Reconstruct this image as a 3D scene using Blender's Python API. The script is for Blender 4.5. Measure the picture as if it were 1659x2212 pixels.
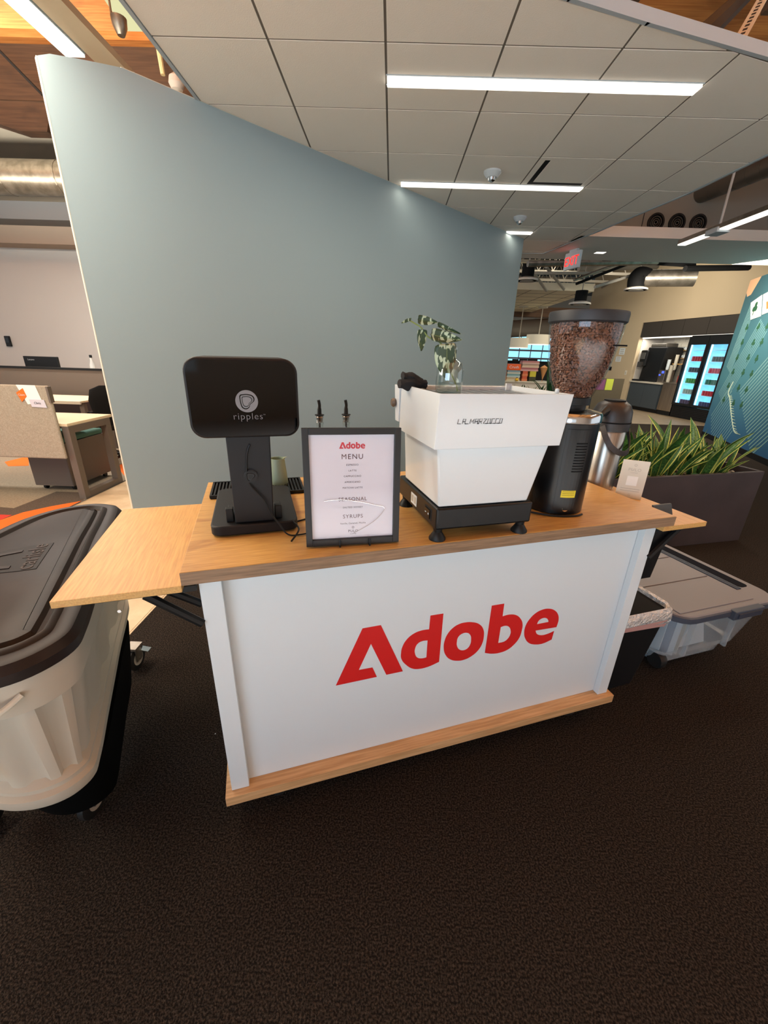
import bpy, math, random
from mathutils import Vector, Matrix
PI=math.pi; rad=math.radians
S=bpy.context.scene; COL=S.collection
for o in list(bpy.data.objects): bpy.data.objects.remove(o)
# ------------------------------------------------------------------ camera
HC=1.435                      # lens height above the floor
F=868.0; CX,CY=829.5,1106.0
YAW,PITCH,ROLL=rad(-0.4),rad(21.5),rad(1.8)
fwd=Vector((math.sin(YAW)*math.cos(PITCH),math.cos(YAW)*math.cos(PITCH),-math.sin(PITCH)))
rt=Vector((math.cos(YAW),-math.sin(YAW),0)); up=rt.cross(fwd)
rt,up=(math.cos(ROLL)*rt+math.sin(ROLL)*up),(-math.sin(ROLL)*rt+math.cos(ROLL)*up)
cam=bpy.data.cameras.new('camera'); camo=bpy.data.objects.new('camera',cam); COL.objects.link(camo)
m=Matrix((rt,up,-fwd)).transposed().to_4x4(); m.translation=Vector((0,0,HC)); camo.matrix_world=m
cam.sensor_fit='HORIZONTAL'; cam.sensor_width=36; cam.lens=F/1659*36; cam.clip_start=.02; cam.clip_end=200
S.camera=camo
# ------------------------------------------------------------------ world, view
w=bpy.data.worlds.new('world'); S.world=w; w.use_nodes=True
w.node_tree.nodes['Background'].inputs[0].default_value=(.90,.95,1.0,1)
w.node_tree.nodes['Background'].inputs[1].default_value=.95
S.view_settings.view_transform='Standard'; S.view_settings.look='None'
S.view_settings.exposure=0.2; S.view_settings.gamma=1; S.view_settings.use_curve_mapping=False
def area(name,loc,target,sx,sy,power,col):
    l=bpy.data.lights.new(name,'AREA'); l.shape='RECTANGLE'; l.size=sx; l.size_y=sy; l.energy=power; l.color=col
    o=bpy.data.objects.new(name,l); COL.objects.link(o); o.location=loc
    o.rotation_euler=(Vector(target)-Vector(loc)).to_track_quat('-Z','Y').to_euler(); return o
WARM=(1,.90,.74); COOL=(.70,.85,1)
# daylight from the window wall behind the photographer, plus unseen office lamps, added bounce and roof fills
area('window_daylight',(-3.8,-6.6,2.1),(0.5,2.5,1.4),5.5,2.2,240,(.52,.76,1))
area('left_office_light',(-6.0,1.2,2.6),(0,1.6,1.0),3.5,1.2,150,(1,.93,.76))
area('ceiling_bounce_light',(1.2,-3.0,2.88),(1.2,-3.0,0),10.0,2.0,560,(.92,.97,1)).data.spread=rad(95)  # added lamp: lights the unseen floor for bounce onto the ceiling
area('office_row_light_far',(3.5,1.0,2.88),(3.5,1.0,0),.15,2.5,26,WARM)
area('left_row_light',(-4.6,5.6,3.3),(-4.6,6.0,0),3.5,.3,150,(1,.97,.92))
area('left_roof_fill',(-3.0,3.0,3.2),(-3.0,3.0,6),2.5,.3,120,WARM)  # added fill aimed up to brighten the left roof deck
area('left_deck_fill',(-5.8,6.6,3.3),(-5.8,7.0,6),3.5,.3,170,WARM)  # added fill aimed up at the lower deck behind the beam
area('right_roof_fill',(2.9,1.6,3.3),(2.9,1.6,6),.3,2.0,110,WARM)  # added fill aimed up to brighten the deck at upper right
area('right_room_light',(5.2,7.6,2.8),(6.8,8.6,0.9),2.5,.4,120,WARM)
area('right_room_light_far',(5.6,11.8,4.2),(6.2,12.6,0.6),3,1,110,WARM)
# ------------------------------------------------------------------ unprojection onto real planes
def ray(u,v): return (rt*((u-CX)/F)-up*((v-CY)/F)+fwd)
def at_z(u,v,z): d=ray(u,v); k=(z-HC)/d.z; return Vector((d.x*k,d.y*k,z))
def at_y(u,v,y): d=ray(u,v); k=y/d.y; return Vector((d.x*k,y,HC+d.z*k))
TH=rad(18.2)                  # the cart stands turned by this angle to the building grid
EX=Vector((math.cos(TH),math.sin(TH),0)); EY=Vector((-math.sin(TH),math.cos(TH),0))
def C(x,y,z): return EX*x+EY*y+Vector((0,0,z+HC))    # cart frame, z relative to the lens
# ------------------------------------------------------------------ geometry collector
class G:
    def __init__(s): s.v=[]; s.f=[]
    def add(s,v,f):
        n=len(s.v); s.v+=[tuple(p) for p in v]; s.f+=[tuple(i+n for i in q) for q in f]; return s
    def box(s,x0,y0,z0,x1,y1,z1):
        v=[(x0,y0,z0),(x1,y0,z0),(x1,y1,z0),(x0,y1,z0),(x0,y0,z1),(x1,y0,z1),(x1,y1,z1),(x0,y1,z1)]
        return s.add(v,[(0,3,2,1),(4,5,6,7),(0,1,5,4),(1,2,6,5),(2,3,7,6),(3,0,4,7)])
    def hexa(s,bot,top):
        n=len(bot); v=list(bot)+list(top)
        return s.add(v,[tuple(reversed(range(n))),tuple(range(n,2*n))]+[(i,(i+1)%n,n+(i+1)%n,n+i) for i in range(n)])
    def prism(s,poly,z0,z1): return s.hexa([(p[0],p[1],z0) for p in poly],[(p[0],p[1],z1) for p in poly])
    def prismy(s,poly,y0,y1): # poly in x,z (counter-clockwise seen from -y)
        return s.hexa([(p[0],y1,p[1]) for p in reversed(poly)],[(p[0],y0,p[1]) for p in reversed(poly)])
    def loft(s,rings,cap=True,closed=True):
        n=len(rings[0]); v=[p for r in rings for p in r]; f=[]
        for k in range(len(rings)-1):
            for i in range(n if closed else n-1):
                j=(i+1)%n; f.append((k*n+i,k*n+j,(k+1)*n+j,(k+1)*n+i))
        if cap: f.append(tuple(reversed(range(n)))); f.append(tuple(range((len(rings)-1)*n,len(rings)*n)))
        return s.add(v,f)
    def lathe(s,prof,c=(0,0,0),seg=32,axis='z'):
        rings=[]
        for r,z in prof:
            ring=[]
            for i in range(seg):
                a=2*PI*i/seg; x,y=r*math.cos(a),r*math.sin(a)
                p=(x,y,z) if axis=='z' else ((x,-z,y) if axis=='y' else (z,x,y))
                ring.append((p[0]+c[0],p[1]+c[1],p[2]+c[2]))
            rings.append(ring)
        return s.loft(rings)
    def tube(s,pts,r,seg=8,rs=None):
        pts=[Vector(p) for p in pts]; rings=[]; prev=None
        for i,p in enumerate(pts):
            t=(pts[min(i+1,len(pts)-1)]-pts[max(i-1,0)]).normalized()
            if prev is None:
                a=Vector((0,0,1)) if abs(t.z)<.9 else Vector((1,0,0)); n=(a-t*a.dot(t)).normalized()
            else: n=(prev-t*prev.dot(t)).normalized()
            prev=n; b=t.cross(n); q=rs[i] if rs else r
            rings.append([p+(n*math.cos(2*PI*k/seg)+b*math.sin(2*PI*k/seg))*q for k in range(seg)])
        return s.loft(rings)
    def flat(s,pts,nrm=None): return s.add(pts,[tuple(range(len(pts)))])
    def mesh(s,name):
        me=bpy.data.meshes.new(name); me.from_pydata([tuple(p) for p in s.v],[],s.f); me.validate(); me.update(); return me
def smooth_path(pts,n=6,closed=False):
    pts=[Vector(p) for p in pts]; out=[]; N=len(pts)
    for i in range(N if closed else N-1):
        g=lambda k: pts[k%N] if closed else pts[max(0,min(N-1,k))]
        a,b,c,d=g(i-1),g(i),g(i+1),g(i+2)
        for j in range(n):
            t=j/n; out.append(.5*((2*b)+(c-a)*t+(2*a-5*b+4*c-d)*t*t+(3*b-a-3*c+d)*t*t*t))
    if not closed: out.append(pts[-1])
    return out
def rrect(x0,y0,x1,y1,r,n=6):
    out=[]
    for cx,cy,a0 in ((x1-r,y0+r,-90),(x1-r,y1-r,0),(x0+r,y1-r,90),(x0+r,y0+r,180)):
        for k in range(n+1):
            a=rad(a0+90*k/n); out.append((cx+r*math.cos(a),cy+r*math.sin(a)))
    return out
def link(name,me,mat,parent=None,bevel=0,smooth=False,seg=2):
    o=bpy.data.objects.new(name,me); COL.objects.link(o)
    if mat and not me.materials: me.materials.append(mat)
    if smooth:
        me.polygons.foreach_set('use_smooth',[True]*len(me.polygons))
        if hasattr(me,'set_sharp_from_angle'): me.set_sharp_from_angle(angle=rad(35))
    if bevel:
        b=o.modifiers.new('bevel','BEVEL'); b.width=bevel; b.segments=seg; b.limit_method='ANGLE'; b.angle_limit=rad(40)
    if parent: o.parent=parent
    return o
def part(name,g,mat,parent,bevel=0,smooth=False,label=None,seg=2,kind=None):
    o=link(name,g.mesh(name),mat,parent,bevel,smooth,seg)
    if label: o['label']=label
    if kind: o['kind']=kind
    return o
def tag(o,label,cat,group=None,kind=None):
    o['label']=label; o['category']=cat
    if group: o['group']=group
    if kind: o['kind']=kind
    return o
def thing(name,label,cat,loc=(0,0,0),rz=0,group=None):
    o=bpy.data.objects.new(name,None); COL.objects.link(o); o.empty_display_size=.05
    o.location=loc; o.rotation_euler=(0,0,rz); return tag(o,label,cat,group)
def single(name,g,mat,label,cat,loc=(0,0,0),rz=0,group=None,kind=None,bevel=0,smooth=False):
    o=part(name,g,mat,None,bevel,smooth); o.location=loc; o.rotation_euler=(0,0,rz); return tag(o,label,cat,group,kind)
def struct(name,g,mat,parent=None,bevel=0,smooth=False):
    o=part(name,g,mat,parent,bevel,smooth)
    if not parent: o['kind']='structure'
    return o
def dup(root,loc,rz,label,group=None):
    r=root.copy(); COL.objects.link(r); r.location=loc; r.rotation_euler=(0,0,rz); r['label']=label
    if group: r['group']=group
    for ch in list(root.children):
        c=ch.copy(); COL.objects.link(c); c.parent=r
        for g in list(ch.children):
            d=g.copy(); COL.objects.link(d); d.parent=c
    return r
# ------------------------------------------------------------------ materials
def lin(c): return tuple(((x/255)/12.92 if x/255<=.04045 else ((x/255+.055)/1.055)**2.4) for x in c)+(1,)
_m={}
def mat(name,rgb,rough=.5,metal=0,spec=.5,noise=None,bump=None,coat=0,emit=None,sheen=0):
    if name in _m: return _m[name]
    M=bpy.data.materials.new(name); M.use_nodes=True; nt=M.node_tree; b=nt.nodes['Principled BSDF']; _m[name]=M
    b.inputs['Base Color'].default_value=lin(rgb); b.inputs['Roughness'].default_value=rough
    b.inputs['Metallic'].default_value=metal; b.inputs['Specular IOR Level'].default_value=spec
    b.inputs['Coat Weight'].default_value=coat
    if emit: b.inputs['Emission Color'].default_value=lin(emit[0]); b.inputs['Emission Strength'].default_value=emit[1]
    if noise or bump: tc=nt.nodes.new('ShaderNodeTexCoord')
    if noise:   # (scale, second colour, stretch xyz, contrast low, high)
        mp=nt.nodes.new('ShaderNodeMapping'); nt.links.new(tc.outputs['Object'],mp.inputs[0]); mp.inputs['Scale'].default_value=noise[2] if len(noise)>2 else (1,1,1)
        n=nt.nodes.new('ShaderNodeTexNoise'); n.inputs['Scale'].default_value=noise[0]; n.inputs['Detail'].default_value=5; nt.links.new(mp.outputs[0],n.inputs['Vector'])
        r=nt.nodes.new('ShaderNodeValToRGB'); lo,hi=(noise[3],noise[4]) if len(noise)>3 else (.35,.65)
        r.color_ramp.elements[0].position=lo; r.color_ramp.elements[1].position=hi
        r.color_ramp.elements[0].color=lin(rgb); r.color_ramp.elements[1].color=lin(noise[1])
        nt.links.new(n.outputs[0],r.inputs[0]); nt.links.new(r.outputs[0],b.inputs['Base Color'])
    if bump:
        n2=nt.nodes.new('ShaderNodeTexNoise'); n2.inputs['Scale'].default_value=bump[0]; n2.inputs['Detail'].default_value=4; nt.links.new(tc.outputs['Object'],n2.inputs['Vector'])
        bp=nt.nodes.new('ShaderNodeBump'); bp.inputs['Strength'].default_value=bump[1]; bp.inputs['Distance'].default_value=bump[2] if len(bump)>2 else .01
        nt.links.new(n2.outputs[0],bp.inputs['Height']); nt.links.new(bp.outputs[0],b.inputs['Normal'])
    return M
def wood(name,c1,c2,c3,axis='x',rough=.45,scale=1.0):
    M=bpy.data.materials.new(name); M.use_nodes=True; nt=M.node_tree; b=nt.nodes['Principled BSDF']; b.inputs['Roughness'].default_value=rough
    tc=nt.nodes.new('ShaderNodeTexCoord')
    def ns(sc,st,det,dist=0):
        mp=nt.nodes.new('ShaderNodeMapping'); mp.inputs['Scale'].default_value=st; nt.links.new(tc.outputs['Object'],mp.inputs[0])
        n=nt.nodes.new('ShaderNodeTexNoise'); n.inputs['Scale'].default_value=sc*scale; n.inputs['Detail'].default_value=det; n.inputs['Distortion'].default_value=dist
        nt.links.new(mp.outputs[0],n.inputs['Vector']); return n.outputs[0]
    st={'x':(.05,1,1),'y':(1,.05,1),'z':(1,1,.05)}[axis]; st2={'x':(.28,1,1),'y':(1,.28,1),'z':(1,1,.28)}[axis]
    a=ns(130,st,5); c=ns(7,st2,4,1.2)
    r=nt.nodes.new('ShaderNodeValToRGB'); r.color_ramp.elements[0].position=.36; r.color_ramp.elements[1].position=.66
    r.color_ramp.elements[0].color=lin(c2); r.color_ramp.elements[1].color=lin(c1); nt.links.new(a,r.inputs[0])
    r2=nt.nodes.new('ShaderNodeValToRGB'); r2.color_ramp.elements[0].position=.56; r2.color_ramp.elements[1].position=.74
    r2.color_ramp.elements[0].color=(0,0,0,1); r2.color_ramp.elements[1].color=(.75,.75,.75,1); nt.links.new(c,r2.inputs[0])
    mx=nt.nodes.new('ShaderNodeMixRGB'); nt.links.new(r2.outputs[0],mx.inputs[0]); nt.links.new(r.outputs[0],mx.inputs[1]); mx.inputs[2].default_value=lin(c3)
    nt.links.new(mx.outputs[0],b.inputs['Base Color'])
    bp=nt.nodes.new('ShaderNodeBump'); bp.inputs['Strength'].default_value=.12; bp.inputs['Distance'].default_value=.002
    nt.links.new(a,bp.inputs['Height']); nt.links.new(bp.outputs[0],b.inputs['Normal']); return M
def glass(name,tint=(1,1,1),gl=.12,rough=.02):
    M=bpy.data.materials.new(name); M.use_nodes=True; nt=M.node_tree; nt.nodes.clear()
    out=nt.nodes.new('ShaderNodeOutputMaterial'); t=nt.nodes.new('ShaderNodeBsdfTransparent'); g=nt.nodes.new('ShaderNodeBsdfGlossy')
    t.inputs[0].default_value=tint+(1,); g.inputs['Roughness'].default_value=rough
    fr=nt.nodes.new('ShaderNodeFresnel'); fr.inputs[0].default_value=1.45
    ge=nt.nodes.new('ShaderNodeNewGeometry'); m0_=nt.nodes.new('ShaderNodeMath'); m0_.operation='ADD'; m0_.inputs[1].default_value=gl-.04; m0_.use_clamp=True; nt.links.new(fr.outputs[0],m0_.inputs[0])
    bk=nt.nodes.new('ShaderNodeMath'); bk.operation='SUBTRACT'; bk.inputs[0].default_value=1; nt.links.new(ge.outputs['Backfacing'],bk.inputs[1])
    mt=nt.nodes.new('ShaderNodeMath'); mt.operation='MULTIPLY'; nt.links.new(m0_.outputs[0],mt.inputs[0]); nt.links.new(bk.outputs[0],mt.inputs[1])
    mx=nt.nodes.new('ShaderNodeMixShader'); nt.links.new(mt.outputs[0],mx.inputs[0]); nt.links.new(t.outputs[0],mx.inputs[1]); nt.links.new(g.outputs[0],mx.inputs[2])
    nt.links.new(mx.outputs[0],out.inputs[0]); return M
def cloudy(name,rgb,alpha,rough=.4):
    M=bpy.data.materials.new(name); M.use_nodes=True; b=M.node_tree.nodes['Principled BSDF']
    b.inputs['Base Color'].default_value=lin(rgb); b.inputs['Alpha'].default_value=alpha; b.inputs['Roughness'].default_value=rough; return M
def emis(name,rgb,s): 
    M=bpy.data.materials.new(name); M.use_nodes=True; nt=M.node_tree; nt.nodes.clear()
    e=nt.nodes.new('ShaderNodeEmission'); e.inputs[0].default_value=lin(rgb); e.inputs[1].default_value=s
    o=nt.nodes.new('ShaderNodeOutputMaterial'); nt.links.new(e.outputs[0],o.inputs[0]); return M
M_blk=mat('black_plastic',(18,19,20),.45,spec=.3); M_blkm=mat('black_matte',(14,14,15),.8,spec=.2); M_glossblk=mat('gloss_black',(5,4,4),.06,spec=.35)
M_panel=mat('white_panel',(212,221,225),.5); M_lamp=emis('lamp_diffuser',(255,246,232),1.9)
M_tile=mat('ceiling_tile',(242,236,225),.95,bump=(180,.25,.004)); M_grid=mat('ceiling_grid',(112,106,97),.8); M_fascia=mat('fascia_white',(172,182,188),.6)
M_blue=mat('blue_grey_paint',(152,168,172),.62,bump=(260,.08,.002)); M_cream=mat('cream_edge',(205,200,184),.6)
M_carpet=mat('carpet_charcoal',(33,28,25),.98,spec=.08,noise=(190,(88,77,68),(1,1,1),.42,.74),bump=(260,1.0,.015))
M_strip=mat('stone_floor',(206,184,150),.55,noise=(5,(184,160,126)),bump=(40,.1))
M_oak=wood('oak_top',(202,160,94),(180,138,76),(152,106,56),'x',.42,1.7); M_oaky=wood('oak_leaf_cross',(210,167,98),(190,147,82),(190,136,78),'y',.42,1.7)
M_oakshade=wood('oak_edge_shade',(150,122,94),(122,98,74),(106,84,62),'x',.5,1.6)  # darker oak: shade on the slab's front edge put into the colour
M_oakbase=wood('oak_base',(216,176,128),(188,146,98),(170,128,84),'x')
M_chrome=mat('chrome',(205,208,210),.12,1); M_steel=mat('brushed_steel',(190,180,168),.28,1,noise=(60,(160,150,140),(1,1,.02)))
M_galv=mat('galvanised_duct',(150,142,130),.38,.8,noise=(9,(120,112,100)))
M_white=mat('white_enamel',(208,214,216),.18,coat=.4); M_red=mat('red_print',(206,24,22),.5)
M_paint=mat('wall_white',(205,198,188),.8); M_beige=mat('wall_beige',(190,172,142),.8)
M_orange=mat('carpet_orange',(232,112,30),.95,bump=(300,.5)); M_taupe=mat('carpet_taupe',(158,144,122),.97,noise=(60,(140,126,106)),bump=(300,.5)); M_taupe2=mat('carpet_brown',(98,84,70),.97,noise=(90,(76,64,54)),bump=(300,.5)); M_redc=mat('carpet_red',(196,56,40),.95)
M_ply=wood('plywood_deck',(226,156,84),(202,126,62),(150,88,42),'x',.8,.35); M_beam=wood('roof_beam',(100,72,50),(80,57,40),(62,44,32),'x',.7,.4)
M_dark=mat('dark_void',(38,38,38),.9); M_grey=mat('grey_paint',(178,172,160),.75)
def text(body,size,mat_,parent,name='lettering',loc=(0,0,0),rot=(0,0,0),space=1.0,ext=.0003,align='CENTER',sx=1.0,off=0):
    c=bpy.data.curves.new(name,'FONT'); c.body=body; c.size=size; c.align_x=align; c.space_character=space; c.extrude=ext; c.resolution_u=3; c.offset=off
    t=bpy.data.objects.new('tmp',c); me=bpy.data.meshes.new_from_object(t); bpy.data.objects.remove(t)
    me.materials.clear(); me.materials.append(mat_); o=bpy.data.objects.new(name,me); COL.objects.link(o); o.parent=parent
    o.location=loc; o.rotation_euler=rot; o.scale=(sx,1,1); return o
def filled(name,loops,mat_,parent,ext=.0004):
    """loops of (x,y[,corner]) -> filled flat print, even-odd holes, in the local xy plane"""
    c=bpy.data.curves.new(name,'CURVE'); c.dimensions='2D'; c.fill_mode='BOTH'; c.extrude=ext; c.resolution_u=5
    for L in loops:
        s=c.splines.new('BEZIER'); s.bezier_points.add(len(L)-1); s.use_cyclic_u=True
        for p,q in zip(s.bezier_points,L):
            p.co=(q[0],q[1],0); h='VECTOR' if len(q)>2 and q[2] else 'AUTO'; p.handle_left_type=h; p.handle_right_type=h
    t=bpy.data.objects.new('tmp',c); COL.objects.link(t); bpy.context.view_layer.update()
    me=bpy.data.meshes.new_from_object(t.evaluated_get(bpy.context.evaluated_depsgraph_get())); bpy.data.objects.remove(t)
    me.materials.clear(); me.materials.append(mat_); o=bpy.data.objects.new(name,me); COL.objects.link(o); o.parent=parent; return o
# ================================================================== SETTING
ZC=1.493+HC                                       # underside of the suspended ceiling
# floor: dark carpet, stone path, desk-area carpet tiles
struct('floor',G().box(-1.347,-.25,-.05,14,10.2,0),M_carpet)
struct('floor.004',G().box(-1.347,10.2,-.05,14,26,0),mat('floor_tan',(140,122,98),.5,noise=(4,(126,110,88))))
struct('floor.003',G().box(-1.347,-7,-.05,14,-.25,0),mat('floor_bounce_pale',(204,203,200),.5,noise=(4,(192,190,186))))  # unseen floor, made pale to bounce light up to the ceiling
g=G().box(-2.98,-7,-.05,-1.349,26,.0); f2=struct('floor.001',g,M_strip)
for k in range(9):   # joints between the long planks of the path
    part('plank',G().box(-2.96,-1+k*1.22,0,-1.36,-1+k*1.22+1.214,.002),M_strip,f2)
part('edge_strip',G().box(-2.992,-2,0,-2.972,20,.006),M_chrome,f2)
struct('floor.002',G().box(-14,-7,-.05,-2.982,26,-.001),M_taupe)
fl=bpy.data.objects['floor.002']
def patch(name,pts,m,z=.001): part(name,G().prism(pts,-.004,z),m,fl)
A=lambda u,v:(min(at_z(u,v,0).x,-2.995),at_z(u,v,0).y)
patch('carpet_tile_orange',[(-4.2,2.4),(-2.995,2.4),A(184,1082),A(110,1094),A(50,1107),A(0,1124),(-4.0,3.15)],M_orange,.002)
patch('carpet_tile_red',[(-4.6,3.1),A(0,1124),A(26,1113),A(0,1112),(-4.6,3.4)],M_redc,.0025)
patch('carpet_tile_brown',[(-4.4,3.1),A(0,1124),A(50,1107),A(184,1081),A(184,1064),A(122,1062),A(30,1098),(-4.2,3.5)],M_taupe2,.0015)
patch('carpet_tile_orange',[A(10,998),A(62,985),A(62,1006),A(18,1007)],M_orange)
patch('carpet_tile_orange',[(-3.45,4.9),(-3.0,4.4),(-3.0,5.9),(-3.6,6.2)],M_orange)
# tall blue-grey partition, diagonal to the grid
wa=Vector((-1.90,2.78)); wb=Vector((1.718,6.396)); wd=(wb-wa).normalized(); wl=(wb-wa).length
def WL(p): # world xy,z -> wall local x
    return (Vector((p.x,p.y))-wa).dot(wd)
zt=ZC-.004
prof=[(0,0),(wl,0),(wl,zt),(.40,zt),(.22,zt-.035),(.06,zt-.07),(.0,zt-.10)]
wall=struct('wall_partition',G().prismy(prof,0,.03),M_blue); wall.location=(wa.x,wa.y,0); wall.rotation_euler=(0,0,math.atan2(wd.y,wd.x))
part('end_cap',G().box(-.004,-.001,0,.0,.031,zt-.10),M_cream,wall)
part('top_cap',G().box(.40,-.001,zt,wl,.03,zt+.003),M_cream,wall)
# suspended ceiling: fascia, grid backing and every tile
x0=-.0875; y0=2.815; T=.61
cloud=[(-1.30,1.93),(0.73,2.522),(1.15,2.649),(1.917,2.865),(2.84,3.13),(2.79,4.0),(2.74,4.68),(2.497,5.99),(2.25,7.18),(-1.30,7.45)]
def inset_clip(poly,sub):
    out=list(poly)
    for i in range(len(sub)):
        a,b=sub[i],sub[(i+1)%len(sub)]; res=[]
        side=lambda p:(b[0]-a[0])*(p[1]-a[1])-(b[1]-a[1])*(p[0]-a[0])
        for j in range(len(out)):
            p,q=out[j],out[(j+1)%len(out)]; sp,sq=side(p),side(q)
            if sp>=0: res.append(p)
            if (sp>=0)!=(sq>=0):
                t=sp/(sp-sq); res.append((p[0]+(q[0]-p[0])*t,p[1]+(q[1]-p[1])*t))
        out=res
        if not out: break
    return out
ceil=struct('ceiling',G().prism(cloud,ZC+.0035,ZC+.03),M_grid)
for i in range(len(cloud)):
    a=Vector(cloud[i]+(0,)); b=Vector(cloud[(i+1)%len(cloud)]+(0,)); d=(b-a).normalized(); n=Vector((d.y,-d.x,0))
    q=[a-d*.004,b+d*.004,b+n*.022+d*.01,a+n*.022-d*.01]
    part('fascia',G().prism([(p.x,p.y) for p in q],ZC-.006,ZC+.046),M_fascia,ceil)
cent=Vector((.9,5)); shr=[tuple(Vector(p)+(cent-Vector(p)).normalized()*.006) for p in cloud]
diffs=[(2,2)]
for i in range(-3,6):
    for j in range(-2,9):
        if (i,j) in diffs: continue
        gx=.0065
        sq=[(x0+i*T+gx,y0+j*T+gx),(x0+(i+1)*T-gx,y0+j*T+gx),(x0+(i+1)*T-gx,y0+(j+1)*T-gx),(x0+i*T+gx,y0+(j+1)*T-gx)]
        p=inset_clip(sq,shr)
        if len(p)<3: continue
        ar=abs(sum(p[k][0]*p[(k+1)%len(p)][1]-p[(k+1)%len(p)][0]*p[k][1] for k in range(len(p)))/2)
        if ar<.004: continue
        part('ceiling_tile',G().prism(p,ZC,ZC+.0036),M_tile,ceil)
# air diffuser in one grid cell
dx,dy=x0+2*T,y0+2*T
df=thing('air_diffuser','square white slotted air diffuser set in the ceiling grid between the first two strip lights','air vent',(dx,dy,ZC))
part('frame',G().box(.007,.007,0,.603,.055,.013).box(.007,.555,0,.603,.603,.013).box(.007,.055,0,.055,.555,.013).box(.555,.055,0,.603,.555,.013),M_tile,df)
part('baffle',G().box(.10,.055,.001,.555,.50,.006),M_tile,df,bevel=.002); part('throat',G().box(.055,.055,.003,.555,.555,.0034),M_blkm,df)
# recessed strip lights
def strip(xa,xb,y,label,wid=.085,power=20):
    t=thing('strip_light',label,'ceiling light',((xa+xb)/2,y,ZC),0,'strip lights in the suspended ceiling'); L=(xb-xa)/2
    part('diffuser',G().prismy([(-L,-.018),(L,-.018),(L,0),(-L,0)],-wid/2,wid/2),M_lamp,t,bevel=.004)
    part('trim',G().box(-L-.006,-wid/2-.006,-.004,L+.006,-wid/2,.0).box(-L-.006,wid/2,-.004,L+.006,wid/2+.006,.0),M_fascia,t)
    l=bpy.data.lights.new('strip_lamp','AREA'); l.shape='RECTANGLE'; l.size=2*L; l.size_y=wid; l.energy=power; l.color=WARM
    o=bpy.data.objects.new('strip_lamp',l); COL.objects.link(o); o.location=((xa+xb)/2,y,ZC-.032)
strip(-.083,1.73,3.115,'nearest and longest-looking strip light across the ceiling tiles')
strip(.03,1.72,4.64,'second strip light, its left end cut off by the blue-grey partition',power=1.5)
strip(1.40,1.73,6.11,'farthest strip light, only its right tip showing above the partition corner',power=.4)
def dome(x,y,label,name='smoke_detector'):
    t=thing(name,label,'detector',(x,y,ZC),0)
    part('base',G().lathe([(.075,0),(.075,-.012),(.06,-.03),(.045,-.045)],seg=24),M_white,t,smooth=True)
    part('sensor',G().lathe([(.035,-.045),(.03,-.065),(.012,-.075)],seg=16),M_chrome,t,smooth=True)
dome(.816,4.33,'white round detector on the tile beside the square diffuser')
dome(1.406,5.52,'white round detector just in front of the farthest strip light')
# dry-wall soffit behind the tiles with a down-light, and its upright face with three grilles
struct('trim_soffit',G().prism([(2.25,7.18),(2.40,6.20),(4.9,6.20),(6.6,7.3),(6.6,7.55),(2.0,7.55),(-1.3,7.5),(-1.3,7.45)],ZC,ZC+.12),mat('soffit_grey',(222,220,214),.8))
bh=struct('trim_bulkhead',G().box(2.2,6.24,ZC+.12,9,6.34,ZC+1.2),mat('bulkhead_grey',(126,122,114),.8))
part('joint',G().box(3.16,6.235,ZC+.12,3.168,6.245,ZC+.5),M_dark,bh)
part('soffit_light',G().box(2.98,7.0,ZC-.002,3.12,7.1,ZC+.001),M_lamp,bh)
for x,s in ((3.33,'leftmost'),(3.60,'middle'),(3.87,'rightmost')):
    t=thing('round_grille','%s of the three round black air grilles on the grey bulkhead'%s,'air vent',(x,6.24,HC+1.67),0,'three round grilles')
    part('ring',G().lathe([(.105,0),(.105,.02),(.085,.02),(.085,.0)],axis='y',seg=28),M_blk,t)
    for r in (.065,.042,.02): part('louver',G().lathe([(r+.008,.004),(r+.004,.016),(r-.004,.016),(r-.004,.004)],axis='y',seg=24),mat('grille_grey',(70,66,60),.5),t)
    part('backing',G().lathe([(.09,.001),(.09,.003)],axis='y',seg=24),M_blkm,t)
# roof deck and beams above everything
ZR=HC+3.25
struct('ceiling_roof_deck',G().box(-16,-8,ZR,16,6.2,ZR+.1).box(-16,6.2,ZR+1.2,16,26,ZR+1.3),M_ply)
for k,(xx,la) in enumerate(((-3.4,'left of the pale glowing strip'),(-1.0,'above the tiles'),(2.0,'at the upper right corner over the white fascia'),(3.3,'at the far right of the frame'))):
    single('roof_joist',G().box(xx-.07,-6,ZR-.3,xx+.07,5.1,ZR-.001),M_beam,'dark timber roof joist %s'%la,'roof beam',group='timber roof joists')
bm=thing('roof_beam','deep red-brown timber beam crossing behind the top of the partition','roof beam',(0,5.2,0))
part('web',G().box(-12,0,HC+2.26,.4,.16,HC+2.68),M_beam,bm); part('flange',G().box(-12,-.09,HC+2.68,.4,.2,HC+2.74),M_ply,bm)
part('bracket',G().prismy([(-3.9,HC+2.02),(-3.62,HC+2.02),(-3.52,HC+2.26),(-4.6,HC+2.26),(-4.3,HC+2.12)],.01,.15),M_beam,bm)
single('roof_brace',G().tube([at_z(1500,95,HC+1.7),at_z(1640,-40,ZR)],.06,8),mat('steel_brace',(40,36,34),.6),'dark steel brace rising to the plywood deck at the upper right','brace')
sa=at_z(1590,100,HC+1.62); sb=at_z(1668,-40,HC+2.5); L_=(sb-sa).length
hs=single('hanger_strap',G().prismy([(-.03,0),(.03,0),(.03,L_),(-.03,L_)],0,.005),mat('strap_white',(206,202,190),.5),'perforated white steel strap hanging at the upper right corner','hanger strap',sa)
hs.rotation_euler=(sb-sa).to_track_quat('Z','Y').to_euler()
for k in range(int(L_/.085)): part('slot',G().prismy([(-.011,.03+k*.085),(.011,.03+k*.085),(.011,.075+k*.085),(-.011,.075+k*.085)],-.001,.006),M_dark,hs)
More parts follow.
